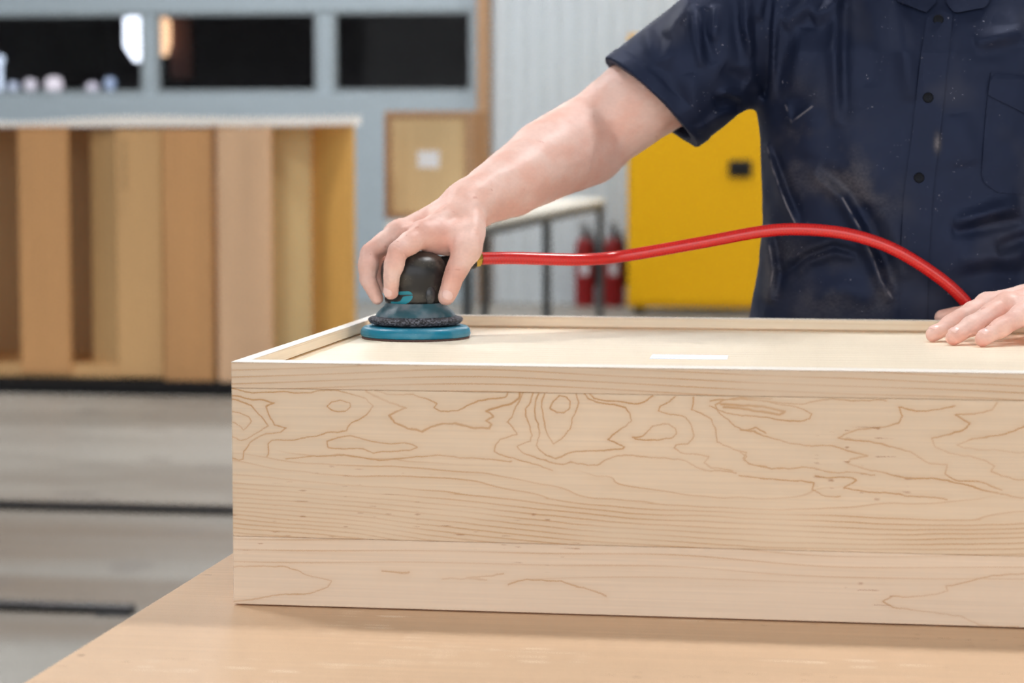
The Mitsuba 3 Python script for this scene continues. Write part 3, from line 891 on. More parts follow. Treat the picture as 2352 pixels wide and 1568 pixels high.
fit = at(1091, 597, .512)
hd = np.array([BXc + .01, BYc + .008, PZ + .072])
u = (fit - hd) / np.linalg.norm(fit - hd)
add('sander__handle', tube([hd, hd + u * .03, fit - u * .012, fit - u * .002], [.0150, .0125, .0098, .0090], 24), 'sander_black', 50)
add('sander__fitting', tube([fit - u * .002, fit + u * .004, fit + u * .0041, fit + u * .010], [.0085, .0085, .0068, .0068], 6), 'brass')
tag('sander__fitting', 'brass hose fitting')
tag('sander', 'black and teal round pneumatic sander held on the maple panel', 'sander')

# ------------------------------------------------------------------ hose
hp = [fit + u * .008, at(1180, 592.5, .535), at(1330, 596, .575), at(1430, 588, .612), at(1600, 559, .63), at(1755, 531, .640), at(1850, 527, .644), at(1950, 538, .646), at(2050, 571, .652), at(2150, 632, .664), at(2215, 690, .671), at(2252, 745, .672)]
hp += [at(2266, 790, .671), np.array([at(2262, 800, .67)[0], .668, .90]), np.array([at(2262, 800, .67)[0] + .01, .690, .6])]
hp = spline(hp, 260)


def hose_fn(p, n, uv):
    a = uv.x * 420.0
    w = dr.abs(dr.sin(a + uv.y * 12.566)) * dr.abs(dr.sin(a - uv.y * 12.566))
    return mix(srgb(200, 12, 14), srgb(224, 44, 38), smoothstep(.15, .75, w) * .75)


princ('hose_red', proc(hose_fn), .22, specular=.6, clearcoat=.6, clearcoat_gloss=.9)
NS = 20
hm = tube(hp, .0070, NS, caps=False)
sl = np.concatenate([[0], np.cumsum(np.linalg.norm(np.diff(hp, axis=0), axis=1))])
uvs = np.stack([np.repeat(sl, NS) * 1.0, np.tile(np.arange(NS) / NS, len(hp))], 1)
uvs[:, 0] *= 2.2
tag(add('air_hose', hm, 'hose_red', True, uv=uvs), 'red air hose running from the sander across the navy shirt to the resting hand', 'hose')

# ------------------------------------------------------------------ the man
X0 = at(2118, 400, .70)[0]
S_R = at(1800, 0, .81)
S_L = np.array([2 * X0 - S_R[0] + .01, .83, S_R[2]])
R = lambda x, y, Y: at(760 + x / 3.734, 400 + y / 3.734, Y + DY)
wr = at(1083, 468, .540)
fo1, fo2, elb = at(1173, 421, .605), at(1262, 364, .685), at(1345, 326, .765)
up0, up1 = at(1385, 294, .775), at(1464, 234, .785)
fingers_r = {
    'index': ([R(790, 515, .512), R(572, 665, .477), R(520, 870, .474), R(515, 1012, .482)], [.0125, .0114, .0096, .0079]),
    'middle': ([R(588, 488, .540), R(325, 675, .522), R(318, 900, .512), R(398, 1068, .506)], [.0112, .0102, .0097, .0074]),
    'ring': ([R(560, 500, .566), R(362, 700, .560), R(398, 850, .550), R(455, 960, .543)], [.0105, .0092, .0085, .0072]),
    'pinky': ([R(620, 540, .588), R(468, 700, .586), R(500, 800, .574), R(565, 890, .560)], [.0100, .0082, .0075, .0065]),
}
thumb_r = ([R(1215, 430, .548), R(1168, 640, .522), R(1052, 880, .505), R(990, 1052, .503)], [.0145, .0145, .0116, .0093])
carp = [R(1120, 290, .566), R(1110, 265, .578), R(1110, 270, .592), R(1120, 300, .604)]


def crease(p, j, a, b, w, depth):
    """A groove across the finger at joint j, on the axis a-b."""
    t = (b - a) / np.linalg.norm(b - a)
    s = (p - j) @ t
    near = np.exp(-((p - j) ** 2).sum(1) / .016 ** 2)
    return depth * near * sum(np.exp(-((s - o) / w) ** 2) for o in (-.0032, 0, .0030))


def hand(p, fingers, thumb, carp, wrist, wr_r, web, belly=None):
    palm = cone(p, wrist, np.mean(carp, axis=0), wr_r, .0215)
    for (j, r), c in zip(fingers.values(), carp):
        palm = smin(palm, cone(p, c, j[0], .0165, r[0]), .012)
    fl = list(fingers.values())
    for (ja, ra), (jb, rb) in zip(fl[:-1], fl[1:]):
        palm = smin(palm, cone(p, ja[0], jb[0], ra[0] * .84, rb[0] * .84), .008)
    (tj, tr) = thumb
    th = cone(p, tj[0], tj[1], tr[0], tr[1])
    th = np.minimum(th, cone(p, carp[0] * .6 + wrist * .4, tj[0], .021, tr[0]))
    palm = smin(palm, th, .014)
    palm = smin(palm, cone(p, tj[1] * .45 + tj[0] * .55, fl[0][0][0], web, web * 1.05), .012)
    if belly is not None:
        palm = smin(palm, cone(p, *belly), .010)
    out = palm
    for (j, r) in fl:
        d = np.minimum(cone(p, j[0], j[1], r[0], r[1]), np.minimum(cone(p, j[1], j[2], r[1], r[2]), cone(p, j[2], j[3], r[2], r[3])))
        # soft belly of each phalanx
        for k in (0, 1):
            m = (j[k] + j[k + 1]) / 2
            d = smin(d, np.linalg.norm(p - m, axis=1) - (r[k] + r[k + 1]) * .49, .006)
        d += crease(p, j[1], j[0], j[2], .0009, .0006) + crease(p, j[2], j[1], j[3], .0008, .0004)
        out = np.minimum(out, smin(palm, d, .0065))
    d = np.minimum(cone(p, tj[1], tj[2], tr[1], tr[2]), cone(p, tj[2], tj[3], tr[2], tr[3]))
    d += crease(p, tj[2], tj[1], tj[3], .001, .0007)
    return np.minimum(out, smin(palm, d, .010))


def arm_r(p):
    fore = np.minimum(np.minimum(cone(p, wr, fo1, .0270, .0385), cone(p, fo1, fo2, .0385, .0475)), cone(p, fo2, elb, .0475, .0535))
    upper = np.minimum(cone(p, up0, up1, .0500, .0530), cone(p, up1, S_R + [.03, .02, 0], .0530, .048))
    d = smin(fore, upper, .006)
    h = hand(p, fingers_r, thumb_r, carp, wr, .0265, .0105, (R(850, 600, .522), R(1015, 590, .538), 0.0108, .0140))
    d = smin(d, h, .012)
    return d - .0011 * (meshkit.noise(p * 90.0, 3) - .5) - .0016 * (meshkit.noise(p * 28.0, 8) - .5)


pts = np.array([*sum([f[0] for f in fingers_r.values()], []), *thumb_r[0], S_R, elb, wr])
arm_mesh_r = nets(arm_r, pts.min(0) - .075, pts.max(0) + .075, .0022)
arm_mesh_r = relax(arm_mesh_r, 4)

# left hand, resting on the panel
Lp = lambda x, y: (2100 + x / 7.841, 620 + y / 7.841)


def lfinger(tip, dip, pip, mcp, r, dy):
    t = onz(*Lp(*tip), PZ + r[3] + .0003)
    return ([at(*Lp(*mcp), t[1] + dy[2]), at(*Lp(*pip), t[1] + dy[1]), at(*Lp(*dip), t[1] + dy[0]), t], r)


fingers_l = {
    'index': lfinger((335, 1160), (520, 1060), (800, 890), (1330, 640), [.0125, .0104, .0092, .0080], (.010, .024, .052)),
    'middle': lfinger((700, 1210), (880, 1095), (1180, 920), (1660, 640), [.0125, .0108, .0096, .0084], (.010, .026, .056)),
    'ring': lfinger((1230, 1240), (1410, 1130), (1720, 940), (2100, 690), [.0120, .0104, .0093, .0082], (.010, .026, .056)),
    'pinky': lfinger((2090, 1230), (2200, 1150), (2360, 1020), (2560, 800), [.0110, .0092, .0082, .0072], (.010, .022, .050)),
}
lt = fingers_l['index'][0][0]
thumb_l = ([at(2420, 690, .628), at(2305, 704, .642), at(2212, 722, .648), at(2164, 728.5, .649)], [.0150, .0128, .0106, .0088])
wr_l = at(2520, 640, .655)
carp_l = [at(2452, 660, .606), at(2470, 655, .592), at(2490, 660, .580), at(2505, 668, .572)]
carp_l = [c * .75 + wr_l * .25 for c in carp_l]


def ik(a, c, la, lb, pole):
    d = c - a
    L = min(np.linalg.norm(d), la + lb - 1e-4)
    t = d / np.linalg.norm(d)
    x = (la * la - lb * lb + L * L) / (2 * L)
    hgt = math.sqrt(max(la * la - x * x, 0))
    q = pole - t * (pole @ t)
    return a + t * x + q / np.linalg.norm(q) * hgt


elb_l = ik(S_L, wr_l, .29, .265, np.array([.6, .7, -.5]))


def arm_l(p):
    fore = np.minimum(cone(p, wr_l, wr_l * .45 + elb_l * .55, .0275, .046), cone(p, wr_l * .45 + elb_l * .55, elb_l, .046, .049))
    upper = cone(p, elb_l, S_L, .049, .058)
    d = smin(fore, upper, .012)
    d = smin(d, hand(p, fingers_l, thumb_l, carp_l, wr_l, .0265, .0085), .012)
    return d - .0010 * (meshkit.noise(p * 90.0, 5) - .5)


pts = np.array([*sum([f[0] for f in fingers_l.values()], []), *thumb_l[0], S_L, elb_l, wr_l])
arm_mesh_l = nets(arm_l, pts.min(0) - .075, pts.max(0) + .075, .0022)
arm_mesh_l = relax(arm_mesh_l, 4)

HZ = S_R[2] + .235      # middle of the head
HEAD = np.array([X0 - .01, .775, HZ])


def body_f(p):
    q = p * [.72, 1, 1]
    c = lambda x, y, z: np.array([x * .72, y, z])
    d = cone(q, c(X0, .825, .98), c(X0, .825, 1.30), .110, .118)
    d = smin(d, cone(p, S_R + [.02, 0, -.03], S_L + [-.02, 0, -.03], .056, .056), .05)
    d = smin(d, cone(p, np.array([X0, .815, S_R[2] - .02]), HEAD + [0, .02, -.09], .058, .056), .03)
    for s in (-1, 1):
        hip, knee, ank = np.array([X0 + s * .095, .83, .93]), np.array([X0 + s * .11, .82, .50]), np.array([X0 + s * .12, .85, .09])
        d = smin(d, np.minimum(cone(p, hip, knee, .085, .058), cone(p, knee, ank, .058, .038)), .02)
        d = smin(d, cone(p, ank + [0, .02, -.05], ank + [0, -.14, -.055], .032, .026), .02)
    # head: skull, jaw, nose, brow, lips, ears
    e = lambda cc, r: (np.sqrt((((p - (HEAD + cc)) / r) ** 2).sum(1)) - 1) * min(r)
    hd_ = e(np.array([0, .015, .035]), (.076, .096, .088))
    hd_ = smin(hd_, e(np.array([0, -.022, -.035]), (.058, .066, .075)), .03)
    hd_ = smin(hd_, e(np.array([0, -.060, -.092]), (.026, .022, .020)), .02)
    hd_ = smin(hd_, cone(p, HEAD + [0, -.086, .018], HEAD + [0, -.106, -.020], .008, .013), .012)
    hd_ = smin(hd_, cone(p, HEAD + [-.045, -.072, .030], HEAD + [.045, -.072, .030], .011, .011), .015)
    hd_ = smin(hd_, cone(p, HEAD + [-.018, -.083, -.054], HEAD + [.018, -.083, -.054], .008, .008), .006)
    for s in (-1, 1):
        hd_ = np.maximum(hd_, -(np.linalg.norm(p - (HEAD + [s * .032, -.088, .008]), axis=1) - .014))
        hd_ = np.minimum(hd_, np.linalg.norm(p - (HEAD + [s * .032, -.074, .008]), axis=1) - .0125)
        hd_ = smin(hd_, e(np.array([s * .078, .018, .0]), (.009, .020, .033)), .006)
    return smin(d, hd_, .02)


body_mesh = nets(body_f, [X0 - .36, .62, -.02], [X0 + .36, 1.05, HZ + .16], .006)
body_mesh.vertices[:, 2] = np.maximum(body_mesh.vertices[:, 2], .012)
REDS = [(fingers_r['index'][0][0], .020), (fingers_r['index'][0][1], .013), (fingers_r['middle'][0][1], .013), (thumb_r[0][2], .014), (R(960, 560, .52), .02), (thumb_r[0][3], .010), (fingers_r['index'][0][3], .009), (elb + [0, -.04, -.03], .05)] + [(f[0][3] + np.array([0, -.004, -.006]), .009) for f in list(fingers_l.values())[:3]] + [(fingers_l['ring'][0][1], .014)]


def skin_fn(p, n, uv):
    a = fbm(p.x * 45.0, p.y * 45.0, p.z * 45.0, 3)
    c = mix(srgb(238, 201, 188), srgb(233, 186, 170), smoothstep(.3, .75, a))
    f = noise(p.x * 420.0, p.y * 420.0, p.z * 420.0)
    c = c * (.96 + .08 * f)
    red = mi.Float(0)
    for q, r in REDS:
        red += dr.exp(-(dr.square(p.x - float(q[0])) + dr.square(p.y - float(q[1])) + dr.square(p.z - float(q[2]))) / (r * r))
    c = mix(c, srgb(214, 128, 108), dr.clip(red, 0, 1) * (.20 + .35 * a))
    mole = smoothstep(.90, .95, noise(p.x * 130.0, p.y * 130.0, p.z * 130.0 + 5.0))
    return mix(c, srgb(190, 110, 88), .35 * mole)


WRINKLES = []
for fg, ks in ((fingers_r['index'], (1, 2)), (fingers_r['middle'], (1, 2)), (thumb_r, (2,)), (fingers_l['index'], (1, 2)), (fingers_l['middle'], (1, 2)), (fingers_l['ring'], (1, 2))):
    for k in ks:
        d_ = fg[0][k + 1] - fg[0][k - 1]
        WRINKLES.append((fg[0][k], d_ / np.linalg.norm(d_), .010 if k == 1 or len(ks) == 1 else .007))


def skin_bump(p, n, uv):
    wob = noise(p.x * 160.0, p.y * 160.0, p.z * 160.0)
    h = .00016 * fbm(p.x * 520.0, p.y * 520.0, p.z * 520.0, 2) + .0004 * noise(p.x * 75.0, p.y * 75.0, p.z * 75.0)
    for q, d_, r in WRINKLES:
        x, y, z = p.x - float(q[0]), p.y - float(q[1]), p.z - float(q[2])
        s_ = x * float(d_[0]) + y * float(d_[1]) + z * float(d_[2])
        h += .00055 * dr.sin(s_ * 2100.0 + 5.0 * wob) * dr.exp(-(dr.square(s_) * 2.2 + dr.square(x) + dr.square(y) + dr.square(z)) / (2.4 * r * r))
    return h


scene['skin'] = {'type': 'bumpmap', 'arbitrary': proc(skin_bump, 4e-4), 'scale': 1.0,
                 'bsdf': {'type': 'principled', 'base_color': proc(skin_fn), 'roughness': .46, 'specular': .42}}
add('person', join(arm_mesh_r, arm_mesh_l, body_mesh), 'skin', True)
tag('person', 'man in a navy short-sleeved work shirt leaning over the maple box and pressing the sander', 'person')
princ('nail', srgb(238, 200, 190), .3, specular=.5)


def nail(tip, prev, nrm, r, sc=1.0):
    t = (tip - prev) / np.linalg.norm(tip - prev)
    nrm = np.asarray(nrm, float)
    nrm = nrm - t * (nrm @ t)
    nrm /= np.linalg.norm(nrm)
    s = np.cross(t, nrm)
    u, v = np.meshgrid(np.linspace(-1, 1, 15), np.linspace(-1, 1, 17), indexing='ij')
    a = u * np.sqrt(np.clip(1 - np.abs(v) ** 3.2, 0.02, 1))
    rr = r + .0015
    th = a * .66 * sc
    P = tip + (t[None, None] * (v[..., None] * r * .62 * sc - .0030)) + rr * (np.sin(th)[..., None] * s + np.cos(th)[..., None] * nrm) - nrm * (.0007 * (u ** 2 + v ** 2))[..., None]
    Q = P - nrm * .0030
    n_, k_ = u.shape
    idx = np.arange(n_ * k_).reshape(n_, k_)
    qd = np.stack([idx[:-1, :-1], idx[1:, :-1], idx[1:, 1:], idx[:-1, 1:]], -1).reshape(-1, 4)
    tri = np.vstack([qd[:, [0, 1, 2]], qd[:, [0, 2, 3]]])
    rim = np.concatenate([idx[:, 0], idx[-1, 1:], idx[-2::-1, -1], idx[0, -2:0:-1]])
    N = n_ * k_
    nx = np.roll(rim, -1)
    m = trimesh.Trimesh(np.vstack([P.reshape(-1, 3), Q.reshape(-1, 3)]), np.vstack([tri, tri[:, ::-1] + N, np.stack([rim, rim + N, nx], 1), np.stack([nx, rim + N, nx + N], 1)]), process=False)
    m.fix_normals()
    return m


add('person__fingernail', nail(fingers_r['index'][0][3], fingers_r['index'][0][2], [-.35, -1, .05], .0079), 'nail', 40)
add('person__fingernail', nail(thumb_r[0][3], thumb_r[0][2], [.32, -1, .25], .0093, .95), 'nail', 40)
for nm in ('index', 'middle', 'ring'):
    j, r = fingers_l[nm]
    add('person__fingernail', nail(j[3], j[2], [-.25, -.35, 1], r[3]), 'nail', 40)

# ---- shirt
zz = lambda py, Y=.80: at(1740, py, Y)[2]
OUT = [(60, 1726), (228, 1737), (330, 1746), (460, 1752), (520, 1753), (600, 1746), (680, 1730), (733, 1721), (900, 1700)]
oz = np.array([at(a, py, .82)[2] for py, a in OUT])[::-1]
oa = np.array([X0 - at(a, py, .82)[0] for py, a in OUT])[::-1]
top = S_R[2]
oz = np.concatenate([oz, [top - .005, top + .03, top + .055]])
oa = np.concatenate([oa, [.165, .115, .062]])
cuff = at(1496, 236, .775)
ax_r = (cuff - S_R) / np.linalg.norm(cuff - S_R)
cut_n = None
ca, cb = at(1390, 137, .765), at(1598, 331, .765)
cv = (cb - ca) / np.linalg.norm(cb - ca)
cut_n = ax_r - cv * (ax_r @ cv)
cut_n /= np.linalg.norm(cut_n)
ax_l = (elb_l - S_L) / np.linalg.norm(elb_l - S_L)
cuff_l = S_L + ax_l * .215


def seg(p2, a, b):
    ab = b - a
    t = np.clip(((p2 - a) @ ab) / (ab @ ab), 0, 1)
    return np.linalg.norm(p2 - a - t[:, None] * ab, axis=1), t


# folds of the cloth: pixel outline of the crest, height and half width in metres
FOLDS = [
    ([(1926, -40), (1920, 120), (1926, 290)], .0050, .010), ([(1938, -40), (1934, 120), (1938, 280)], -.0045, .009),
    ([(1795, 55), (1850, 10), (1880, -30)], .006, .013), ([(1862, 40), (1895, 20), (1930, -20)], .007, .012), ([(1845, 60), (1830, 140), (1815, 220)], .004, .014),
    ([(2055, -20), (2078, 110), (2092, 230)], .0045, .013), ([(1990, -20), (2005, 90), (2000, 200)], -.003, .018), ([(1975, 0), (1985, 120)], .002, .015),
    ([(1800, 235), (1815, 282), (1866, 243)], .0022, .006), ([(1752, 330), (1790, 440), (1826, 520)], .0042, .007), ([(1766, 330), (1806, 440), (1840, 515)], -.0030, .008),
    ([(1860, 390), (1935, 455), (1975, 525), (2010, 605), (2026, 650), (2050, 690)], .0060, .0085), ([(1885, 385), (1960, 450), (2000, 520), (2035, 600), (2060, 680)], -.0050, .012),
    ([(1829, 632), (1859, 602), (1916, 580), (1966, 592)], .0035, .007), ([(1775, 622), (1850, 574), (1919, 553), (1995, 574)], .0038, .010), ([(1790, 640), (1850, 590), (1915, 566), (1975, 580)], -.003, .006),
    ([(1750, 520), (1764, 580), (1772, 645), (1758, 700)], .0050, .009), ([(1772, 540), (1786, 620), (1778, 690)], -.0035, .010),
    ([(2340, 470), (2260, 495), (2190, 515)], .006, .012), ([(2352, 505), (2280, 515), (2185, 533)], -.006, .010), ([(2360, 545), (2320, 562), (2290, 572)], -.006, .010), ([(2360, 575), (2300, 590), (2200, 600)], .004, .016),
    ([(2352, 640), (2280, 620), (2180, 640)], -.003, .014), ([(1880, 130), (1870, 250), (1850, 360)], .0028, .020), ([(1960, 250), (1975, 380), (1990, 480)], .003, .022), ([(2200, 260), (2220, 380)], .003, .022),
    ([(2352, 70), (2290, 85), (2240, 100)], .005, .012), ([(2352, 110), (2280, 115), (2200, 118)], -.003, .014), ([(2040, 480), (2060, 560), (2075, 640)], .003, .014),
    ([(1850, 690), (1940, 660), (2010, 690)], .003, .016), ([(1765, -20), (1757, 60), (1752, 150), (1750, 225)], -.0085, .0065), ([(1778, 0), (1771, 120), (1768, 225)], .003, .006),
    # sleeve
    ([(1590, 0), (1560, 45), (1535, 85)], .006, .009), ([(1560, 60), (1545, 110), (1530, 160)], .003, .010), ([(1595, 20), (1606, 90), (1618, 155)], .005, .007), ([(1612, 20), (1622, 90), (1640, 150)], -.004, .009),
    ([(1645, 10), (1646, 60), (1640, 95)], .004, .007), ([(1718, -20), (1716, 60), (1732, 130)], .006, .007), ([(1736, 40), (1744, 120), (1748, 200)], -.007, .008), ([(1690, 0), (1695, 80), (1705, 150)], -.004, .010),
    ([(1648, 224), (1671, 215), (1702, 226)], .005, .006), ([(1640, 240), (1672, 232), (1700, 240)], -.007, .010), ([(1660, 160), (1690, 175), (1715, 190)], -.004, .012), ([(1530, 140), (1550, 200), (1580, 250)], -.003, .014), ([(1590, 170), (1600, 230), (1610, 280)], .003, .014),
    ([(1600, 300), (1640, 275), (1680, 245)], .003, .006), ([(1480, 60), (1500, 110), (1520, 150)], .0025, .010),
]
FLD = []
for line, hgt, wd in FOLDS:
    Yf = .74 if line[0][0] < 1745 else .70
    P2 = np.array([at(px, py, Yf)[[0, 2]] for px, py in line])
    FLD.append((P2, hgt, wd))


def folds(p):
    p2 = p[:, [0, 2]]
    out = np.zeros(len(p))
    for P2, hgt, wd in FLD:
        lo, hi = P2.min(0) - 3 * wd, P2.max(0) + 3 * wd
        on = np.nonzero(((p2 > lo) & (p2 < hi)).all(1))[0]
        if not len(on):
            continue
        best = np.full(len(on), 9.0)
        tt = np.zeros(len(on))
        n = len(P2) - 1
        for i in range(n):
            d, t = seg(p2[on], P2[i], P2[i + 1])
            u = d < best
            best[u] = d[u]
            tt[u] = (i + t[u]) / n
        out[on] += 1.7 * hgt * np.exp(-(best / (wd * .85)) ** 2) * np.clip(np.sin(np.pi * np.clip(tt, .0, 1)), 0, 1) ** .5
    return np.clip(out, -.0062, .013)


def shirt_f(p):
    a = np.interp(p[:, 2], oz, oa)
    b = np.interp(p[:, 2], [.9, 1.0, 1.10, 1.25, 1.38, top, top + .06], [.140, .138, .136, .131, .122, .085, .062])
    yc_ = np.interp(p[:, 2], [.9, 1.1, 1.3, top + .06], [.826, .826, .824, .815])
    q = 2.35
    n = (np.abs((p[:, 0] - X0) / a) ** q + np.abs((p[:, 1] - yc_) / b) ** q) ** (1 / q)
    d = (n - 1) * np.minimum(a, b)
    d = np.maximum(d, np.maximum(.90 - p[:, 2], p[:, 2] - (top + .055)))
    d = smin(d, cone(p, S_R + [.01, .01, -.008], np.array([X0, .815, top + .028]), .070, .056), .04)
    d = smin(d, cone(p, S_L + [-.01, .01, -.008], np.array([X0, .815, top + .028]), .070, .056), .04)
    for S, cf, ax, cn in ((S_R, cuff, ax_r, cut_n), (S_L, cuff_l, ax_l, ax_l)):
        far = cf + ax * .09
        e = cone(p, S, far, .076, .0755)
        s = (p - cf) @ cn
        e -= .0013 * (1 / (1 + np.exp(np.clip((-.0185 - s) / .0006, -60, 60)))) - .0008 * np.exp(-((s + .0195) / .0010) ** 2)
        e = np.maximum(e, s)
        d = smin(d, e, .018)
    fr = 1 / (1 + np.exp(np.clip((p[:, 1] - .80) / .012, -60, 60)))
    d -= fr * folds(p)
    d -= .0035 * (meshkit.fbm(p * [13, 13, 7], 2, 11) - .5) + .0012 * (meshkit.noise(p * 55.0, 21) - .5)
    for S, cf, ax, cn in ((S_R, cuff, ax_r, cut_n), (S_L, cuff_l, ax_l, ax_l)):
        inn = cone(p, cf - ax * .035, cf + ax * .09, .060, .0715)
        d = np.maximum(d, -inn)
    return d


shirt = nets(shirt_f, [X0 - .46, .60, .88], [X0 + .46, 1.02, top + .09], .0027)
shirt = relax(shirt, 2)


def xz(px, py):
    q = at(px, py, .69)
    return float(q[0]), float(q[2])


# sanding dust rubbed into the cloth, and thin pale lines along creases, where the photograph shows their grain
SMEARS = [(*xz(px, py), rx, rz, amt) for px, py, rx, rz, amt in ((1835, 300, .030, .050, .26), (1900, 400, .050, .045, .30), (1962, 455, .040, .026, .36), (1905, 690, .060, .030, .26), (2030, 640, .012, .03, .4), (2153, 328, .0035, .009, .9), (1760, 650, .012, .05, .30), (1815, 590, .04, .02, .2))]
CREASES = []
for ln in ([(1786, 432), (1806, 480), (1826, 520)], [(1935, 455), (1972, 519), (2008, 599), (2023, 644), (2050, 684)], [(1758, 560), (1771, 625), (1762, 668)], [(1800, 240), (1815, 280), (1864, 244)], [(1752, 330), (1770, 392), (1790, 440)]):
    CREASES += [(xz(*a), xz(*b)) for a, b in zip(ln[:-1], ln[1:])]


def cloth_fn(p, n, uv):
    a = fbm(p.x * 30.0, p.y * 30.0, p.z * 18.0, 3)
    c = mix(srgb(17, 24, 42), srgb(23, 31, 52), a)
    c = c * (.92 + .16 * noise(p.x * 1500.0, p.y * 1500.0, p.z * 1500.0))
    lint = smoothstep(.90, .95, noise(p.x * 520.0, p.y * 520.0, p.z * 520.0)) * smoothstep(.55, .8, noise(p.x * 60.0, p.y * 60.0, p.z * 60.0 + 3.0))
    c = mix(c, srgb(190, 190, 205), .7 * lint)
    dust = smoothstep(.52, .8, fbm(p.x * 18.0 + 4.0, p.y * 18.0, p.z * 12.0, 3))
    c = mix(c, srgb(84, 86, 100), .18 * dust)
    grain = .35 + .65 * noise(p.x * 420.0, p.y * 420.0, p.z * 420.0 + 7.0)
    front = 1 - smoothstep(.74, .80, p.y)
    smear = mi.Float(0)
    for x, z, rx, rz, amt in SMEARS:
        smear += amt * dr.exp(-(dr.square((p.x - x) / rx) + dr.square((p.z - z) / rz)))
    streak = smoothstep(.35, .75, fbm(p.x * 34.0, p.y * 10.0, p.z * 26.0 + 1.0, 3))
    c = mix(c, srgb(116, 112, 116), dr.clip(smear * streak * grain, 0, 1) * front)
    near = mi.Float(9)
    for (ax, az), (bx_, bz_) in CREASES:
        dx, dz = bx_ - ax, bz_ - az
        t = dr.clip(((p.x - ax) * dx + (p.z - az) * dz) / (dx * dx + dz * dz), 0, 1)
        near = dr.minimum(near, dr.sqrt(dr.square(p.x - ax - t * dx) + dr.square(p.z - az - t * dz)))
    line = (1 - smoothstep(.0004, .0016, near)) * smoothstep(.25, .7, noise(p.x * 120.0, p.y * 30.0, p.z * 120.0))
    return mix(c, srgb(150, 146, 152), .38 * line * front)


princ('navy_cloth', proc(cloth_fn), .57, specular=.28, spec_tint=.4, sheen=.12, sheen_tint=.8)
add('person__shirt', shirt, 'navy_cloth', True)
tag('person__shirt', 'navy short-sleeved work shirt with dust on it')
A2 = lambda pts, Y=.69: [tuple(at(a, b, Y)[[0, 2]]) for a, b in pts]
pl = A2([(2129, 38), (2115, 130), (2096, 300), (2076, 450), (2068, 600), (2066, 760), (2128, 760), (2133, 600), (2142, 450), (2160, 300), (2176, 150), (2190, 30), (2160, 18)])
placket = drape(shirt, pl, .0004, .0026, .004)
add('person__shirt__placket', placket, 'navy_cloth')
pk = A2([(2277, 167), (2270, 215), (2262, 300), (2255, 400), (2262, 422), (2292, 442), (2400, 452), (2440, 440), (2450, 175), (2360, 176)])
pocket = drape(shirt, pk, .0002, .0020, .005)
add('person__shirt__pocket', pocket, 'navy_cloth')
fl_ = A2([(2277, 166), (2270, 218), (2352, 258), (2362, 262), (2450, 222), (2450, 170), (2360, 174)])
add('person__shirt__pocket_flap', drape(join(shirt, pocket), fl_, .0004, .0024, .005), 'navy_cloth')
st = A2([(2281, 176), (2275, 213), (2287, 218), (2293, 177)])
add('person__shirt__stitching', drape(join(shirt, pocket), st, .0018, .0006, .004), 'navy_cloth')
for leaf in ([(2030, -60), (2060, 0), (2128, 27), (2150, 4), (2158, -40)], [(2178, -40), (2174, 4), (2194, 28), (2266, 14), (2300, -50)]):
    add('person__shirt__collar_leaf', drape(join(shirt, placket), A2(leaf, .70), .0030, .0020, .005), 'navy_cloth')
princ('button_black', srgb(14, 18, 26), .5, specular=.15)
for bxx, byy in ((2156, 43), (2132, 224), (2111, 408), (2097, 592)):
    c = at(bxx, byy, .69)
    hit, _, _ = join(shirt, placket).ray.intersects_location(np.array([[c[0], 0, c[2]]]), np.array([[0, 1.0, 0]]), multiple_hits=False)
    y = hit[0][1]
    disc = lathe([(0, 0), (.0052, 0), (.0060, .0006), (.0060, .0016), (.0052, .0022), (.0042, .0015), (0, .0013)], 28)
    import manifold3d as m3
    man = m3.Manifold(m3.Mesh(vert_properties=np.asarray(disc.vertices, np.float32), tri_verts=np.asarray(disc.faces, np.uint32)))
    if not man.is_empty():
        for hx, hy in ((.0012, .0012), (-.0012, .0012), (.0012, -.0012), (-.0012, -.0012)):
            man = man - m3.Manifold.cylinder(.01, .00062, circular_segments=10, center=True).translate((hx, hy, 0))
        mm = man.to_mesh()
        disc = trimesh.Trimesh(mm.vert_properties[:, :3], mm.tri_verts)
    disc.apply_transform(trimesh.transformations.rotation_matrix(math.pi / 2, [1, 0, 0]))
    disc.apply_translation([c[0], y + .0001, c[2]])
    add('person__shirt__button', disc, 'button_black', 35)


def collar_f(p):
    c = np.array([X0, .805, top + .045])
    q = p - c
    z = q[:, 2] + .28 * q[:, 1]
    r = np.sqrt((q[:, 0] / 1.0) ** 2 + (q[:, 1] / 1.02) ** 2)
    d = np.sqrt(np.maximum(np.abs(r - (.072 + .10 * np.maximum(-z, -.02))) - .003, 0) ** 2 + np.maximum(np.abs(z) - .026, 0) ** 2) - .0018
    gap = np.abs(q[:, 0]) - (.012 + .35 * (q[:, 2] + .05))
    return np.where((q[:, 1] < -.02), np.maximum(d, -gap), d)


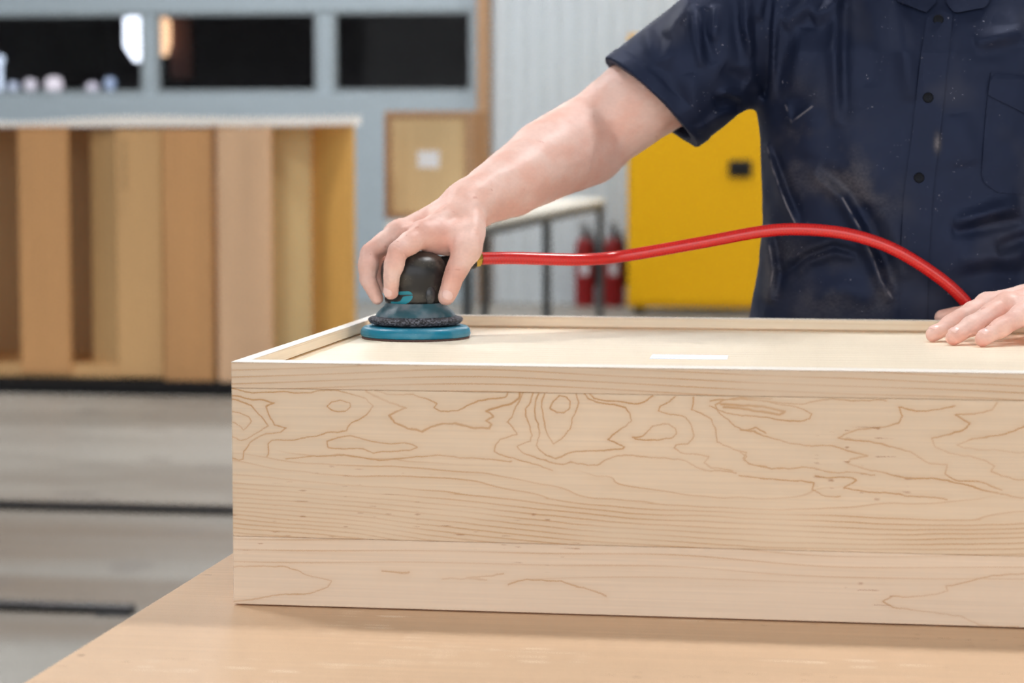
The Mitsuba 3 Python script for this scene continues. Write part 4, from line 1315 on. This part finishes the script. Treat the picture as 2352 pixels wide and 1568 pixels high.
col = nets(collar_f, [X0 - .13, .66, top - .04], [X0 + .13, .94, top + .12], .0026)
col = relax(col, 3)
add('person__shirt__collar', col, 'navy_cloth', True)


def trousers_f(p):
    d = None
    for s in (-1, 1):
        hip, knee, ank = np.array([X0 + s * .095, .83, .95]), np.array([X0 + s * .11, .82, .50]), np.array([X0 + s * .12, .85, .10])
        e = np.minimum(cone(p, hip, knee, .108, .080), cone(p, knee, ank, .080, .070))
        d = e if d is None else smin(d, e, .02)
    d = smin(d, cone(p, np.array([X0 - .07, .83, 1.0]), np.array([X0 + .07, .83, 1.0]), .115, .115), .03)
    d = np.maximum(d, np.maximum(.05 - p[:, 2], p[:, 2] - 1.05))
    return d - .006 * (meshkit.fbm(p * [14, 14, 22], 2, 31) - .5)


add('person__trousers', relax(nets(trousers_f, [X0 - .3, .66, .03], [X0 + .3, 1.0, 1.08], .008), 3), princ('trouser_cloth', srgb(40, 42, 50), .8), True)


def shoes_f(p):
    d = None
    for s in (-1, 1):
        b = np.array([X0 + s * .12, .85, .05])
        e = np.minimum(cone(p, b + [0, .03, .0], b + [0, -.09, -.004], .050, .046), cone(p, b + [0, -.09, -.004], b + [0, -.16, -.008], .046, .040))
        e = smin(e, cone(p, b + [0, .01, 0], b + [0, .01, .07], .05, .052), .02)
        e = np.maximum(e, .001 - p[:, 2])
        d = e if d is None else np.minimum(d, e)
    return d


add('person__shoes', relax(nets(shoes_f, [X0 - .3, .58, -.01], [X0 + .3, .98, .2], .006), 3), princ('shoe_leather', srgb(50, 40, 34), .5), True)


def hair_f(p):
    e = (np.sqrt((((p - (HEAD + [0, .02, .045])) / [.083, .103, .092]) ** 2).sum(1)) - 1) * .083
    cut = (p[:, 1] - HEAD[1] + .02) * -.9 + (HEAD[2] + .055 - p[:, 2])
    return np.maximum(e, np.minimum(cut, .02)) - .003 * (meshkit.fbm(p * 90.0, 3, 41) - .5)


add('person__hair', relax(nets(hair_f, HEAD - [.12, .13, .10], HEAD + [.12, .16, .17], .005), 2), princ('hair_brown', srgb(120, 84, 54), .6), True)
